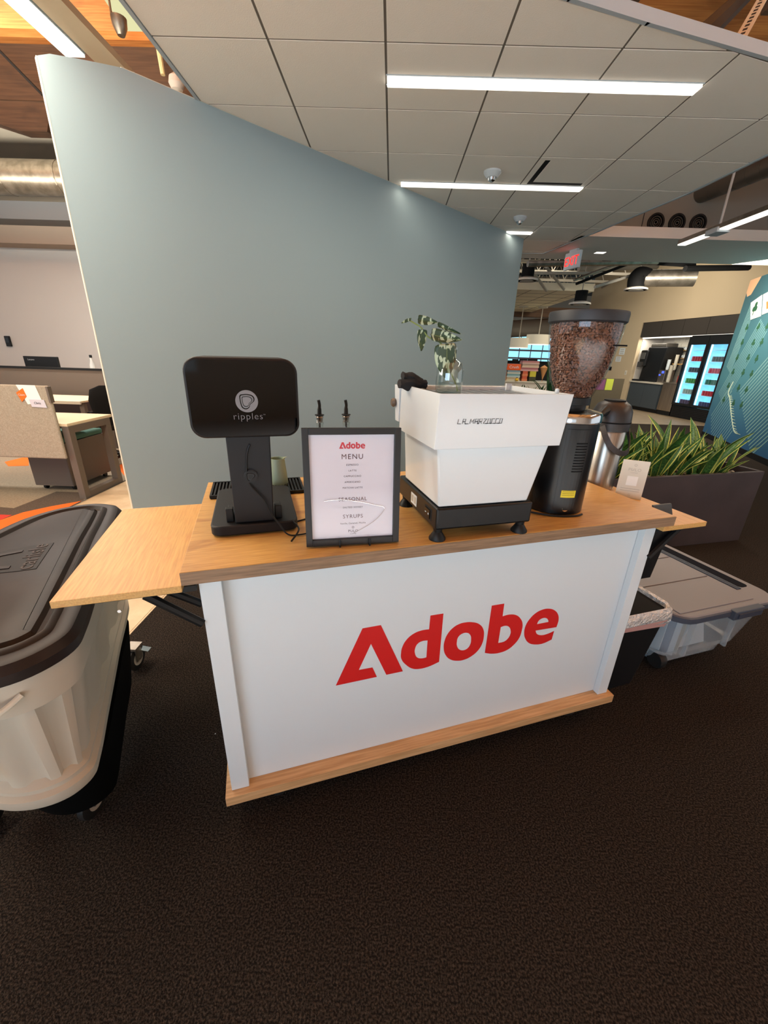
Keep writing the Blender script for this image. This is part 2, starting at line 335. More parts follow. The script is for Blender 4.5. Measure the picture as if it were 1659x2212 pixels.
for k,(a,b) in enumerate((((.9,2.3),(1.3,2.9)),((1.2,2.2),(1.5,3.2)))): single('roof_cable',G().tube(smooth_path([(a[0],a[1],ZC+.5),((a[0]+b[0])/2,(a[1]+b[1])/2,ZC+1.0),(b[0],b[1],ZR)],4),.008,6),M_dark,'thin black cable looping under the roof deck above the fascia','cable',group='cables above the fascia')
w1=struct('trim_pale_strip',G().prism([tuple(at_z(*p,HC+3.0).xy) for p in ((212,-20),(262,-20),(335,87),(285,87))],HC+3.0,HC+3.04),emis('pale_strip_glow',(236,232,178),.85))  # pale strip drawn as a mildly glowing panel
t=thing('roof_pipe','thin pale yellow conduit hanging below the timber beam beside the tiles','pipe')
part('conduit',G().tube([at_y(341,98,5.1),at_y(352,162,5.1)],.022,8),mat('conduit',(235,222,170),.5),t)
t=thing('spotlight_can','small metal spotlight clamped under the roof near the pale glowing strip','spotlight')
part('shade',G().lathe([(.03,0),(.06,.06),(.065,.12)],tuple(at_y(262,78,4.9)),16),M_galv,t,smooth=True)
part('hanger',G().tube([at_y(240,28,4.9),Vector((at_y(240,28,4.9).x,4.9,ZR))],.01,6),M_galv,t); part('arm',G().tube([at_y(240,28,4.9),at_y(252,55,4.9),at_y(262,78,4.9)],.012,6),M_galv,t)
t=thing('wrapped_pipe_end','white wrapped pipe end peeping over the partition where the tiles begin','pipe')
part('wrap',G().lathe([(.0,.0),(.05,.02),(.07,.06),(.06,.11),(.02,.14)],tuple(at_y(380,170,5.0)+Vector((0,0,-.1))),14),M_paint,t,smooth=True); part('riser',G().tube([at_y(380,170,5.0),Vector((at_y(380,170,5.0).x,5.0,ZR))],.02,8),M_beam,t)
# left pendant light and the beige raceway beside it, both running over the partition
pz=HC+1.62
def pend(xa,xb,y0_,y1_,z0_,z1_,m): return G().box(xa,y0_,z0_,xb,y1_,z1_)
t=thing('pendant_light','bright linear pendant light at the top left corner above the partition','ceiling light')
part('diffuser',G().box(-2.04,.6,pz,-1.925,3.25,pz+.012),M_lamp,t); part('housing',G().box(-2.045,.6,pz+.012,-1.92,3.25,pz+.09),M_fascia,t)
part('cable',G().tube([(-1.98,1.2,pz+.09),(-1.98,1.2,ZR)],.004,6),M_chrome,t); part('cable',G().tube([(-1.98,3.0,pz+.09),(-1.98,3.0,ZR)],.004,6),M_chrome,t)
l=bpy.data.lights.new('pendant_lamp','AREA'); l.shape='RECTANGLE'; l.size=.11; l.size_y=2.6; l.energy=75; l.color=WARM
o=bpy.data.objects.new('pendant_lamp',l); COL.objects.link(o); o.location=(-1.98,1.9,pz-.01)
single('raceway',G().box(-1.915,.6,pz+.02,-1.76,3.5,pz+.06),mat('raceway_beige',(190,176,150),.6),'beige metal raceway beside the bright pendant light at top left','raceway')
# right pendant light
t=thing('pendant_light','long linear pendant light hanging before the bulkhead at the right','ceiling light',(3.40,0,HC+1.3),0)
part('diffuser',G().box(-.045,3.0,0,.045,5.03,.012).box(-.045,5.2,0,.045,5.68,.012),M_lamp,t); part('housing',G().box(-.05,3.0,.012,.05,5.68,.055),M_galv,t)
part('joiner',G().box(-.07,5.02,-.02,.07,5.2,.03),M_fascia,t,bevel=.006); part('stem',G().tube([(0,5.1,.04),(-.02,5.1,2.0)],.012,8),M_fascia,t)
l=bpy.data.lights.new('pendant_lamp','AREA'); l.shape='RECTANGLE'; l.size=.1; l.size_y=2.4; l.energy=30; l.color=WARM
o=bpy.data.objects.new('pendant_lamp',l); COL.objects.link(o); o.location=(3.4,4.3,HC+1.28)
def duct(name,label,a,b,r,m=M_galv,ring=.16,fl=None):
    a=Vector(a); b=Vector(b); d=(b-a); L=d.length; d.normalize(); t=thing(name,label,'duct')
    part('pipe',G().tube([a,b],r,24),m,t,smooth=True)
    n=int(L/ring)
    for k in range(n):
        p=a+d*(k+.5)*ring; part('seam',G().tube([p-d*.008,p+d*.008],r*1.03,20),m,t)
    return t
duct('spiral_duct','spiral metal duct rising above the ceiling edge at the right',at_z(1440,448,HC+2.0),at_z(1800,300,HC+2.0),.11,mat('duct_dark',(112,104,94),.4,.7))
duct('flexible_duct','short fat grey duct end behind the right pendant light',(4.55,5.5,HC+2.15),(5.6,5.2,HC+2.0),.2,mat('duct_dark2',(104,92,80),.5,.5),.4)
# ------------------------------------------------------------------ left office
struct('wall_left_back',G().box(-16,9,0,-1.0,9.15,HC+1.70),mat('wall_left_white',(206,202,196),.8))  # one even white for the left back wall
struct('trim_bulkhead_left',G().box(-16,8.6,HC+1.70,-1,9.2,HC+2.05),mat('bulkhead_taupe',(164,146,130),.8))
struct('wall_left_upper',G().box(-16,10.2,HC+2.0,-1,10.3,ZR+1.2),M_grey)
struct('trim_lower_deck',G().prism([(-16,6.2),(-2,6.2),(-2,10.2),(-16,10.2)],HC+3.25,HC+3.3),M_grey)
duct('round_duct','round galvanised duct crossing the left side behind the partition',(-14,8.0,HC+2.50),(-3.0,8.0,HC+2.50),.24,M_galv,.9)
single('square_duct',G().box(-14,8.2,HC+1.98,-3,8.6,HC+2.24),mat('duct_blue_grey',(98,100,104),.6),'dark flat-sided duct under the round galvanised duct at left','duct')
single('tension_rod',G().tube([at_y(-20,90,5.0),at_y(92,205,5.0)],.012,6),M_dark,'thin rod running diagonally below the timber beam at left','rod')
t=thing('wall_device','small black card reader on the white wall at far left','card reader',at_y(19,737,8.99))
part('body',G().box(-.055,-.03,-.10,.055,0,.10),M_blk,t,bevel=.006); part('face',G().box(-.035,-.034,-.03,.035,-.03,.07),M_glossblk,t)
# desks
M_desk=mat('desk_cream',(222,202,168),.45); M_brown=mat('desk_brown',(98,87,77),.55); M_fab=mat('screen_fabric',(170,160,142),.95,noise=(140,(150,140,122)),bump=(500,.4))
t=thing('desk','cream topped desk with a closed brown loop leg beside the partition edge','desk')
part('desktop',G().box(-4.9,3.72,.715,-3.0,4.36,.742),M_desk,t,bevel=.003)
part('leg',G().box(-3.06,3.72,0,-2.995,3.79,.715).box(-3.06,4.24,0,-2.995,4.31,.715).box(-3.06,3.79,0,-2.995,4.24,.06).box(-3.06,3.79,.65,-2.995,4.24,.715),M_brown,t,bevel=.002)
part('back_rail',G().box(-4.9,4.2,.62,-3.07,4.24,.715),M_brown,t)
t=thing('desk_screen','light grey fabric privacy screen with an orange flag card at left','privacy screen')
part('panel',G().box(-5.2,3.675,HC-1.02,-3.055,3.705,HC-.354),M_fab,t,bevel=.012)
part('edge_clip',G().box(-3.068,3.668,HC-.50,-3.05,3.712,HC-.36),M_brown,t)
part('white_card',G().prismy([(-3.33,HC-.352),(-3.16,HC-.352),(-3.13,HC-.50),(-3.27,HC-.52)],3.672,3.674),mat('paper',(236,232,224),.8),t)
part('orange_card',G().prismy([(-3.345,HC-.42),(-3.275,HC-.38),(-3.26,HC-.45),(-3.315,HC-.50),(-3.33,HC-.46)],3.669,3.672),M_orange,t)
nc=part('name_card',G().prismy([(-3.245,HC-.475),(-3.11,HC-.475),(-3.10,HC-.545),(-3.235,HC-.54)],3.667,3.671),mat('name_card',(196,194,204),.7),t)
text('Chris',.028,M_dark,t,'name_lettering',(-3.175,3.666,HC-.515),(PI/2,0,0)); text('Claim',.026,M_cream,t,'card_lettering',(-3.30,3.668,HC-.445),(PI/2,0,0))
t=thing('pedestal','brown rolling pedestal drawer with a teal seat cushion under the desk','pedestal',(-3.46,4.24,0))
part('body',G().box(-.20,-.31,.055,.20,.31,.50),M_brown,t,bevel=.004); part('front_panel',G().box(-.195,-.314,.07,.195,-.308,.485),mat('desk_brown2',(86,77,70),.55),t)
part('cushion',G().box(-.195,-.30,.50,.195,.30,.56),mat('teal_cushion',(70,110,98),.9),t,bevel=.02,smooth=True,seg=3)
for sx in(-.15,.15):
    for sy in(-.24,.24): part('caster',G().lathe([(.0,-.012),(.026,-.012),(.026,.012),(0,.012)],(sx,sy,.028),16,'x'),M_blk,t)
t=thing('workstation_panel','long dark brown desk divider panel in the row behind','desk divider')
part('panel',G().box(-8,6.2,HC-.80,-3.2,6.25,HC-.36),M_brown,t); part('top_rail',G().box(-8,6.19,HC-.36,-3.2,6.26,HC-.33),M_blk,t); part('lower_panel',G().box(-8,6.2,.1,-3.2,6.25,HC-.80),mat('desk_brown_dark',(50,36,32),.7),t)  # lower panel in a darker brown than the panel above
t=thing('desk','narrow pale desk in front of the dark brown divider','desk')
part('desktop',G().box(-6.5,5.35,.715,-4.05,5.98,.74),M_desk,t,bevel=.003); part('edge',G().box(-6.5,5.33,.70,-4.05,5.352,.738),M_cream,t); part('leg',G().box(-4.12,5.4,0,-4.06,5.46,.70),M_brown,t); part('leg',G().box(-4.12,5.88,0,-4.06,5.94,.70),M_brown,t)
t=thing('office_chair','black office chair tucked beside the dark divider next to the partition edge','chair',(-3.52,5.25,0),rad(200))
ring=lambda z,rx,ry,yo:[(rx*math.cos(2*PI*k/16),yo+ry*math.sin(2*PI*k/16),z) for k in range(16)]
part('backrest',G().loft([ring(.50,.14,.02,.18),ring(.62,.21,.035,.2),ring(.80,.23,.035,.23),ring(.93,.19,.03,.25),ring(.98,.08,.015,.255)]),M_blkm,t,smooth=True)
part('seat',G().prism(rrect(-.23,-.25,.23,.22,.08),.43,.5),M_blkm,t,bevel=.02); part('column',G().lathe([(.03,.1),(.03,.43)],seg=12),M_blk,t)
part('armrest',G().tube([(-.27,-.1,.45),(-.29,-.1,.63),(-.28,.15,.64)],.018,6).tube([(.27,-.1,.45),(.29,-.1,.63),(.28,.15,.64)],.018,6),M_blk,t)
part('star_base',G().tube([(-.3,0,.07),(0,0,.1),(.3,0,.07)],.02,6).tube([(-.1,-.28,.07),(0,0,.1),(.1,.28,.07)],.02,6).tube([(.2,-.25,.07),(0,0,.1)],.02,6),M_blk,t)
t=thing('monitor','black monitor back standing behind the dark brown divider','monitor',(-5.56,6.7,0))
part('shell',G().box(-.27,0,HC-.42,.27,.04,HC-.20),M_blk,t,bevel=.006); part('stand',G().box(-.03,.02,.74,.03,.06,HC-.42).box(-.12,-.05,.74,.12,.14,.75),M_blk,t)
text('Lenovo',.036,mat('logo_grey',(150,150,150),.5),t,'maker_lettering',(-.15,-.002,HC-.26),(PI/2,0,0))
t=thing('desk','desk behind the divider carrying the black monitor and bottle','desk'); part('desktop',G().box(-8,6.4,.715,-3.6,7.3,.74),M_desk,t); part('leg',G().box(-3.7,6.5,0,-3.64,6.56,.715),M_brown,t); part('leg',G().box(-3.7,7.14,0,-3.64,7.2,.715),M_brown,t)
t=thing('phone_dock','low black desk device left of the black monitor','desk device',(-5.95,6.65,.74)); part('body',G().prism(rrect(-.22,-.1,.22,.12,.08),0,.30),M_blk,t,bevel=.03); part('base',G().box(-.1,-.05,.0,.1,.05,.01),M_blk,t)
t=thing('water_bottle','clear bottle with dark cap on the divider desk beside the partition edge','bottle',(-4.78,6.75,.74))
part('body',G().lathe([(.035,0),(.04,.02),(.04,.38),(.02,.45),(.018,.50)],seg=14),cloudy('bottle_clear',(205,205,200),.7),t,smooth=True); part('cap',G().lathe([(.02,.50),(.02,.54)],seg=12),M_blk,t); part('label_band',G().lathe([(.041,.12),(.041,.24)],seg=14),M_paint,t)
# bits on the office-behind side so that reflections see a room
struct('wall_back',G().box(-16,-7.1,0,-4.2,-7,ZR).box(1.2,-7.1,0,16,-7,ZR).box(-4.2,-7.1,0,1.2,-7,1.0).box(-4.2,-7.1,3.2,1.2,-7,ZR),M_paint)
# ------------------------------------------------------------------ right background: kitchenette nook, mural, open office
NR=rad(-82); NN=Vector((7.9,12.48,0))
def NF(x,y,z=0): c,s=math.cos(NR),math.sin(NR); return Vector((NN.x+c*x-s*y,NN.y+s*x+c*y,z))
def nst(name,g,m): o=struct(name,g,m); o.location=NN; o.rotation_euler=(0,0,NR); return o
H=HC
nst('wall_right',G().box(-4.4,0,0,-1.36,.12,H+3.6).box(-1.36,0,H+1.12,6,.12,H+3.6).box(1.86,0,0,6,.12,H+1.12),M_beige)
nst('wall_nook',G().box(-1.36,.85,0,1.86,.95,H+1.12).box(-1.40,.12,0,-1.345,.85,H+1.12).box(1.85,.12,0,1.9,.85,H+1.12),M_paint)
# glazed tiles on the back of the nook
tl=nst('trim_splashback',G().box(-.9,.84,H-.5,.55,.849,H+.72),mat('grout',(196,186,166),.9))
for j in range(9):
    for i in range(7):
        x=-.9+i*.21+(.105 if j%2 else 0)
        if x+.2<.56: part('tile',G().box(x+.004,.832,H-.5+j*.135+.004,x+.206,.845,H-.5+j*.135+.131),mat('tile_white',(226,220,204),.25),tl)
def nt(name,label,cat,x,y,z=0,group=None): return thing(name,label,cat,NF(x,y,z),NR,group)
M_slate=mat('slate_cabinet',(58,66,72),.5)
t=nt('wall_cabinet','long dark wall cabinet run over the kitchenette with a light strip beneath','cabinet',0,0,0)
part('carcass',G().box(-1.34,.03,H+.70,1.85,.45,H+1.12),mat('cabinet_dark',(56,50,44),.5),t)
for k in range(4): part('door',G().box(-1.33+k*.795,.005,H+.71,-1.33+k*.795+.785,.03,H+1.11),mat('cabinet_dark',(56,50,44),.5),t)
part('light_strip',G().box(-1.34,.10,H+.672,1.85,.2,H+.699),M_lamp,t)
t=nt('base_cabinet','dark slate base cabinet with a pale counter left of the steel unit','cabinet',0,0,0)
part('carcass',G().box(-1.33,.06,.10,.0,.8,H-.61),M_slate,t); part('door',G().box(-1.32,.035,.12,-.67,.06,H-.63),M_slate,t); part('door',G().box(-.665,.035,.12,-.01,.06,H-.63),M_slate,t)
part('worktop',G().box(-1.345,.0,H-.61,.02,.84,H-.57),mat('worktop',(190,184,170),.4),t); part('plinth',G().box(-1.33,.1,0,0,.8,.10),M_blk,t)
t=nt('ice_dispenser_stand','low brushed steel unit between the slate cabinet and the drinks fridge','appliance',0,0,0)
part('body',G().box(.04,.04,.12,.56,.8,H-.56),M_steel,t,bevel=.01); part('top',G().box(.03,.02,H-.56,.57,.8,H-.53),M_galv,t); part('base',G().box(.06,.06,0,.54,.8,.12),M_blk,t)
t=nt('coffee_maker','big black bean-to-cup coffee machine on the pale kitchenette counter','coffee machine',0,0,0)
part('body',G().prismy([(-1.16,H-.57),(-.42,H-.57),(-.30,H+.42),(-1.05,H+.42)],.16,.72),M_blk,t,bevel=.02)
part('front_panel',G().box(-1.26,.10,H-.14,-.98,.5,H+.34),M_blk,t,bevel=.03); part('screen',G().box(-1.22,.088,H+.08,-1.03,.1,H+.27),mat('screen_grey',(90,90,88),.2),t)
part('hopper',G().box(-1.02,.2,H+.42,-.42,.6,H+.53),cloudy('hopper_smoke',(60,56,50),.85),t,bevel=.02); part('spout',G().box(-1.22,.04,H-.16,-1.06,.1,H+.0),M_steel,t); part('drip_tray',G().box(-1.28,.03,H-.57,-.95,.4,H-.52),M_blk,t)
t=nt('water_dispenser','small steel dispenser with blue lights beside the black coffee machine','dispenser',-.38,.16,H-.57)
part('body',G().box(0,0,0,.25,.3,.36),M_steel,t,bevel=.01); part('button',G().box(.03,-.006,.20,.09,0,.24).box(.12,-.006,.27,.2,0,.33),emis('blue_led',(70,90,255),2.2),t)
def cups(x,y,z,n,label,r=.045,m=None):
    t=nt('paper_cup_stack',label,'cup stack',x,y,z,'stacks of paper cups')
    for k in range(n): part('paper_cup',G().lathe([(r*.8,0),(r,.05),(r*1.08,.052),(r*1.08,.058),(r*.7,.058)],(0,0,k*.045),14),m or M_panel,t,smooth=True)
cups(-.26,.3,H-.20,6,'white cup stack standing on the steel dispenser, nearer the coffee machine'); cups(-.06,.35,H-.20,9,'tall cream cup stack second from the coffee machine',m=M_cream); cups(.10,.12,H-.53,10,'tall cream cup stack at the front of the counter before the red bottles',.05,M_cream)
for k,(x,c,la) in enumerate(((.27,(176,44,36),'red sauce bottle nearest the cup stack'),(.36,(206,120,96),'pinkish sauce bottle beside the red one'),(.44,(206,200,190),'pale bottle nearest the drinks fridge'))):
    t=nt('squeeze_bottle',la,'bottle',x,.3,H-.53,'bottles before the fridge'); part('body',G().lathe([(.035,0),(.04,.02),(.04,.16),(.02,.21)],seg=12),mat('bottle%d'%k,c,.4),t,smooth=True); part('cap',G().lathe([(.018,.21),(.006,.27)],seg=10),M_panel,t)
t=nt('wall_rack','two-tier wire rack of white mugs on the tiled wall','rack',-.30,.70,H+.12)
part('rail',G().box(-.24,0,0,.24,.12,.012).box(-.24,0,.22,.24,.12,.232),M_oak,t)
for j in (0,1):
    for k in range(5):
        t2=nt('mug','white mug on the %s tier of the wall rack'%('lower','upper')[j],'mug',-.49+k*.095,.76,H+.133+j*.22,'mugs on the wall rack %s tier'%('lower','upper')[j]); part('cup_body',G().lathe([(.028,0),(.034,.01),(.034,.085),(.03,.085),(.028,.012)],seg=12),M_panel,t2,smooth=True); part('handle',G().tube(smooth_path([(0,-.032,.07),(0,-.06,.06),(0,-.06,.03),(0,-.032,.02)],4),.006,6),M_panel,t2)
single('wooden_shelf',G().box(-.35,.5,H-.05,.5,.82,H-.02),M_oak,'thin wooden shelf behind the cup stacks','shelf',NN,NR)
# two-door drinks fridge
t=nt('drinks_fridge','tall black two-door glass drinks fridge full of cans, lit cold white','fridge',0,0,0)
M_int=mat('fridge_liner_glow',(190,225,235),.5,emit=((120,200,235),.75))  # emission in the liner stands in for the lit inside
part('cabinet',G().box(.58,.06,.0,1.84,.8,.10).box(.58,.06,H+.60,1.84,.8,H+.69).box(.58,.06,.1,.62,.8,H+.6).box(1.80,.06,.1,1.84,.8,H+.6),M_blk,t)
part('interior',G().box(.62,.40,.34,1.80,.43,H+.60).box(.62,.10,.34,.64,.40,H+.60).box(1.205,.10,.34,1.225,.40,H+.60),M_int,t); nl=bpy.data.lights.new('nook_lamp','AREA'); nl.shape='RECTANGLE'; nl.size=3.0; nl.size_y=.1; nl.energy=28; nl.color=(1,.92,.8); no=bpy.data.objects.new('nook_lamp',nl); COL.objects.link(no); no.location=NF(.25,.15,H+.66); no.rotation_euler=(0,0,NR)
gr=part('grille',G().box(.60,.05,.03,1.82,.06,.32),M_blk,t)
for k in range(6): part('slat',G().box(.64,.035,.06+k*.042,1.78,.05,.085+k*.042),M_blk,gr)
for k in range(6): part('shelf',G().box(.62,.12,.36+k*.28,1.8,.395,.37+k*.28),mat('shelf_wire',(220,236,240),.4),t)
for dx_,nm in ((.585,'left'),(1.215,'right')):
    d=part('door',G().box(dx_,.0,.34,dx_+.05,.05,H+.66).box(dx_+.57,.0,.34,dx_+.62,.05,H+.66).box(dx_+.05,0,.34,dx_+.57,.05,.40).box(dx_+.05,0,H+.46,dx_+.57,.05,H+.66),M_blk,t)
    part('glass_pane',G().box(dx_+.05,.02,.40,dx_+.57,.026,H+.46),glass('fridge_glass',(.92,.97,1),.06),d); part('handle',G().box(dx_+.02,-.03,.9,dx_+.04,0,1.4),M_blk,d)
    part('added_glow_strip',G().box(dx_+.055,.06,.40,dx_+.075,.09,H+.46),emis('strip_glow_cold',(190,235,255),3.0),t)  # glowing strip added in place of the shelf lamps' reflections
cc=[(170,40,48),(60,70,80),(70,140,70),(150,160,150),(70,50,80)],[(60,66,64),(190,60,80),(40,110,90),(190,30,50),(60,60,100)]
nm=[['red','dark','green','silver','purple'],['charcoal','pink-red','teal','crimson','navy']]; sh=['top','second','third','fourth','bottom']
can=G().lathe([(.0,0),(.028,0),(.033,.008),(.033,.112),(.026,.122),(0,.122)],seg=10).mesh('can')
canm=[can.copy() for _ in range(10)]
for dI in (0,1):
    for r in range(5):
        me=canm[dI*5+r]; me.materials.append(mat('can_%d_%d'%(dI,r),cc[dI][r],.35))
        for k in range(6):
            o=bpy.data.objects.new('drink_can',me); COL.objects.link(o); o.location=NF(.70+dI*.63+k*.078,.17,.372+(4-r)*.28); o.rotation_euler=(0,0,NR)
            tag(o,'%s drink can on the %s shelf behind the %s fridge door'%(nm[dI][r],sh[r],('left','right')[dI]),'can','cans %s shelf %s door'%(sh[r],('left','right')[dI]))
# notices on the beige wall
for k,(x,z,w_,h_,la) in enumerate(((-2.02,.20,.13,.20,'upper paper notice on the beige wall left of the kitchenette'),(-2.12,-.02,.13,.16,'lower paper notice on the beige wall left of the kitchenette'))):
    o=single('paper_notice',G().box(-w_,-.004,0,w_,0,h_),M_panel,la,'notice',NF(x,0,H+z),NR)
    for q in range(3): part('printed_line',G().box(-w_*.7,-.0055,.03+q*h_*.28,w_*.7,-.004,.03+q*h_*.28+h_*.12),M_grey,o)
t=nt('wall_switch','small black wall device below the paper notices','switch',-2.43,0,H-.25); part('plate',G().box(-.07,-.02,-.06,.07,0,.06),M_blk,t,bevel=.005); part('button',G().box(-.03,-.024,-.03,.03,-.02,.03),M_glossblk,t)
t=nt('outlet','small cream wall outlet beside the counter','outlet',-1.6,0,H-.35); part('plate',G().box(-.05,-.01,-.07,.05,0,.07),M_cream,t,bevel=.003); part('socket',G().box(-.02,-.013,-.03,.02,-.01,.03),M_grey,t)
# brown partition with posters behind the air-pot
t=thing('office_partition','dark brown office partition with a purple and a yellow poster behind the hopper','partition',(4.95,9.6,0))
part('panel',G().box(-.35,0,0,.30,.05,H-.37),mat('partition_brown',(78,68,50),.7),t)
part('purple_poster',G().box(-.30,-.006,H-.62,-.12,0,H-.40),mat('poster_purple',(110,60,96),.7),t); part('yellow_poster',G().box(-.10,-.006,H-.62,.06,0,H-.38),mat('poster_yellow',(170,180,60),.7),t)
# mural wall
m0=Vector((5.831,6.109,0)); md=(Vector((6.65,8.6,0))-m0).normalized()
MR=math.atan2(-md.y,-md.x)          # local x runs from the far end towards the near end, local y into the wall
mend=m0+md*2.80
mw=bpy.data.objects.new('wall_mural',None)
def MU(s,z): return (2.80-s,z+H)     # s measured from m0 as in the survey
M_teal=bpy.data.materials.new('mural_print'); M_teal.use_nodes=True; nt_=M_teal.node_tree; b_=nt_.nodes['Principled BSDF']; b_.inputs['Roughness'].default_value=.7
tc_=nt_.nodes.new('ShaderNodeTexCoord'); sp_=nt_.nodes.new('ShaderNodeSeparateXYZ'); nt_.links.new(tc_.outputs['Object'],sp_.inputs[0])
mr_=nt_.nodes.new('ShaderNodeMapRange'); mr_.inputs[1].default_value=0; mr_.inputs[2].default_value=2.6; nt_.links.new(sp_.outputs[2],mr_.inputs[0])
cr_=nt_.nodes.new('ShaderNodeValToRGB'); cr_.color_ramp.elements[0].color=lin((24,78,120)); cr_.color_ramp.elements[1].color=lin((44,84,94)); e_=cr_.color_ramp.elements.new(.45); e_.color=lin((58,112,124))
nt_.links.new(mr_.outputs[0],cr_.inputs[0]); nt_.links.new(cr_.outputs[0],b_.inputs['Base Color'])
mw=struct('wall_mural',G().box(0,0,0,6,.15,H+1.49),M_teal); mw.location=mend; mw.rotation_euler=(0,0,MR)
def mpoly(name,pts,m,d=.003): return part(name,G().prismy([MU(*p) for p in pts],-d,-.0005),m,mw)
def sgn(pts): return pts
pk=[(2.80,1.49),(2.80,1.28),(2.72,1.20),(2.58,1.22),(2.42,1.42),(2.20,1.62),(1.6,1.8),(.6,1.49)]
pk=[(s,min(z,1.488)) for s,z in pk]
part('painted_sky',G().prismy([MU(*p) for p in [(2.80,1.488),(2.80,1.28),(2.72,1.20),(2.58,1.22),(2.45,1.40),(2.38,1.488)]],-.002,-.0005),mat('mural_peach',(206,160,122),.7),mw)
M_line=mat('mural_line',(118,160,160),.7)
def bundle(p,q,off,n,th=.008):
    g=G()
    for k in range(n):
        a=Vector(p)+Vector(off)*k; b=Vector(q)+Vector(off)*k; d=(b-a).normalized(); nn=Vector((-d.y,d.x))*th
        pts=[a-nn,b-nn,b+nn,a+nn]; g.prismy([MU(x.x,x.y) for x in pts],-.002,-.0004)
    part('printed_stripes',g,M_line,mw,kind='stuff')
bundle((2.62,-.05),(2.45,1.05),(-.045,-.02),6); bundle((2.60,-.55),(1.85,.75),(-.05,-.03),8); bundle((1.75,-.45),(.6,.65),(-.055,-.045),22,.011); bundle((2.62,-1.0),(2.15,-.35),(-.05,-.06),14)
cur=smooth_path([(2.12,-.30,0),(2.18,-.5,0),(2.02,-.62,0),(1.78,-.85,0),(1.45,-1.12,0),(1.28,-1.15,0)],6)
g=G()
for k in range(len(cur)-1):
    a,b=cur[k],cur[k+1]; g.prismy([MU(a.x+.015,a.y),MU(b.x+.015,b.y),MU(b.x-.015,b.y),MU(a.x-.015,a.y)],-.003,-.0004)
    if k>8: g.prismy([MU(a.x,a.y+.012),MU(a.x-.13,a.y+.0),MU(a.x-.13,a.y+.008),MU(a.x,a.y-.006)],-.003,-.0004)
part('printed_wave',g,mat('mural_cream',(206,222,196),.7),mw)
M_sham=mat('shamrock_green',(24,78,50),.8)
def shamrock(s,z,r,name='shamrock',parent=None,d=.004):
    g=G(); cx_,cz_=MU(s,z)
    for a in (90,210,330):
        c=(cx_+r*.55*math.cos(rad(a)),cz_+r*.55*math.sin(rad(a))); g.prismy([(c[0]+r*.52*math.cos(2*PI*k/10),c[1]+r*.52*math.sin(2*PI*k/10)) for k in range(10)],-d,-.0005)
    g.prismy([(cx_-r*.1,cz_-r*.2),(cx_-r*.3,cz_-r*1.5),(cx_-r*.1,cz_-r*1.5),(cx_+r*.12,cz_-r*.2)],-d,-.0005)
    return part(name,g,M_sham,parent or mw)
def Mpx(u,v):
    n=Vector((-md.y,md.x,0)); r_=ray(u,v); k=((m0-Vector((0,0,0))).dot(n))/r_.dot(n); P=r_*k; return ((P-m0).dot(md),P.z)
for (u,v) in ((1614,707),(1639,705),(1658,704),(1604,739),(1628,740),(1646,738),(1593,772),(1617,772),(1635,774),(1584,803),(1606,804),(1624,807),(1574,833),(1596,837),(1613,841),(1564,863),(1585,870),(1602,874)):
    s_,z_=Mpx(u,v); shamrock(s_,z_,.055)
def card(u0,v0,u1,v1,u2,v2,u3,v3):
    return part('letter_card',G().prismy([MU(*Mpx(*p)) for p in ((u0,v0),(u1,v1),(u2,v2),(u3,v3))],-.008,-.001),mat('card_white',(226,224,212),.7),mw)
card(1622,691,1644,683,1647,637,1623,654); card(1647,680,1664,673,1667,627,1650,636)
s_,z_=Mpx(1633,664); shamrock(s_,z_,.085,d=.012); part('letter_stroke',G().prismy([MU(*Mpx(*p)) for p in ((1657,668),(1662,666),(1662,650),(1657,652))],-.012,-.008),mat('letter_brown',(150,100,50),.7),mw)
struct('baseboard_mural',G().box(0,-.012,0,6,0,.09),M_blkm,mw)
# ---- far open office seen right of the partition
struct('wall_far',G().box(-6,22.2,0,2.0,22.4,H+3.8).box(13,22.2,0,16,22.4,H+3.8).box(2,22.2,0,13,22.4,H-.55).box(2,22.2,H+1.7,13,22.4,H+3.8),mat('far_wall',(150,142,128),.8))
wn=struct('window_2',G().box(2,22.25,H-.55,13,22.30,H+1.7),emis('sky_pane',(150,222,246),1.25))
M_mull=mat('mullion',(150,136,142),.6)
for k in range(6): part('transom',G().box(2,22.12,H-.42+k*.37,13,22.2,H-.34+k*.37),M_mull,wn)
for k in range(18): part('mullion',G().box(2.4+k*.58,22.14,H-.55,2.43+k*.58,22.2,H+1.7),M_mull,wn)
# second suspended ceiling and the round pendants beneath it
c2=[(3.16,7.95+2.87),(3.10,11.7),(4.2,15.6),(4.79,15.6),(4.66,10.7)]
o=struct('ceiling_far',G().prism([(2.4,10.75),(4.66,10.7),(4.79,15.6),(1.9,15.6)],ZC,ZC+.16),mat('far_tile',(228,220,196),.9))
for k in range(7): part('grid_line',G().box(2.2,11.3+k*.61,ZC-.004,4.72,11.315+k*.61,ZC),M_grid,o)
for k in range(4): part('grid_line',G().box(2.6+k*.61,10.75,ZC-.004,2.615+k*.61,15.5,ZC),M_grid,o)
for (u,v,r,la) in ((1120,742,.30,'round cream pendant shade farther left beyond the partition corner'),(1162,735,.36,'larger round cream pendant shade beyond the partition corner')):
    P=at_y(u,v,14); t=thing('drum_pendant',la,'pendant lamp',P)
    part('shade',G().lathe([(r,-.12),(r,.16),(r*.98,.16),(r*.98,-.12)],seg=24),mat('shade_cream',(206,198,176),.8,emit=((206,198,176),.25)),t,smooth=True); part('diffuser',G().lathe([(r*.97,-.13),(r*.97,-.12)],seg=24),emis('pend_glow',(250,246,225),1.6),t); part('stem',G().tube([(0,0,.1),(0,0,ZC-P.z)],.015,6),M_grey,t); part('canopy',G().lathe([(.14,ZC-P.z-.04),(.14,ZC-P.z)],seg=16),M_grey,t)
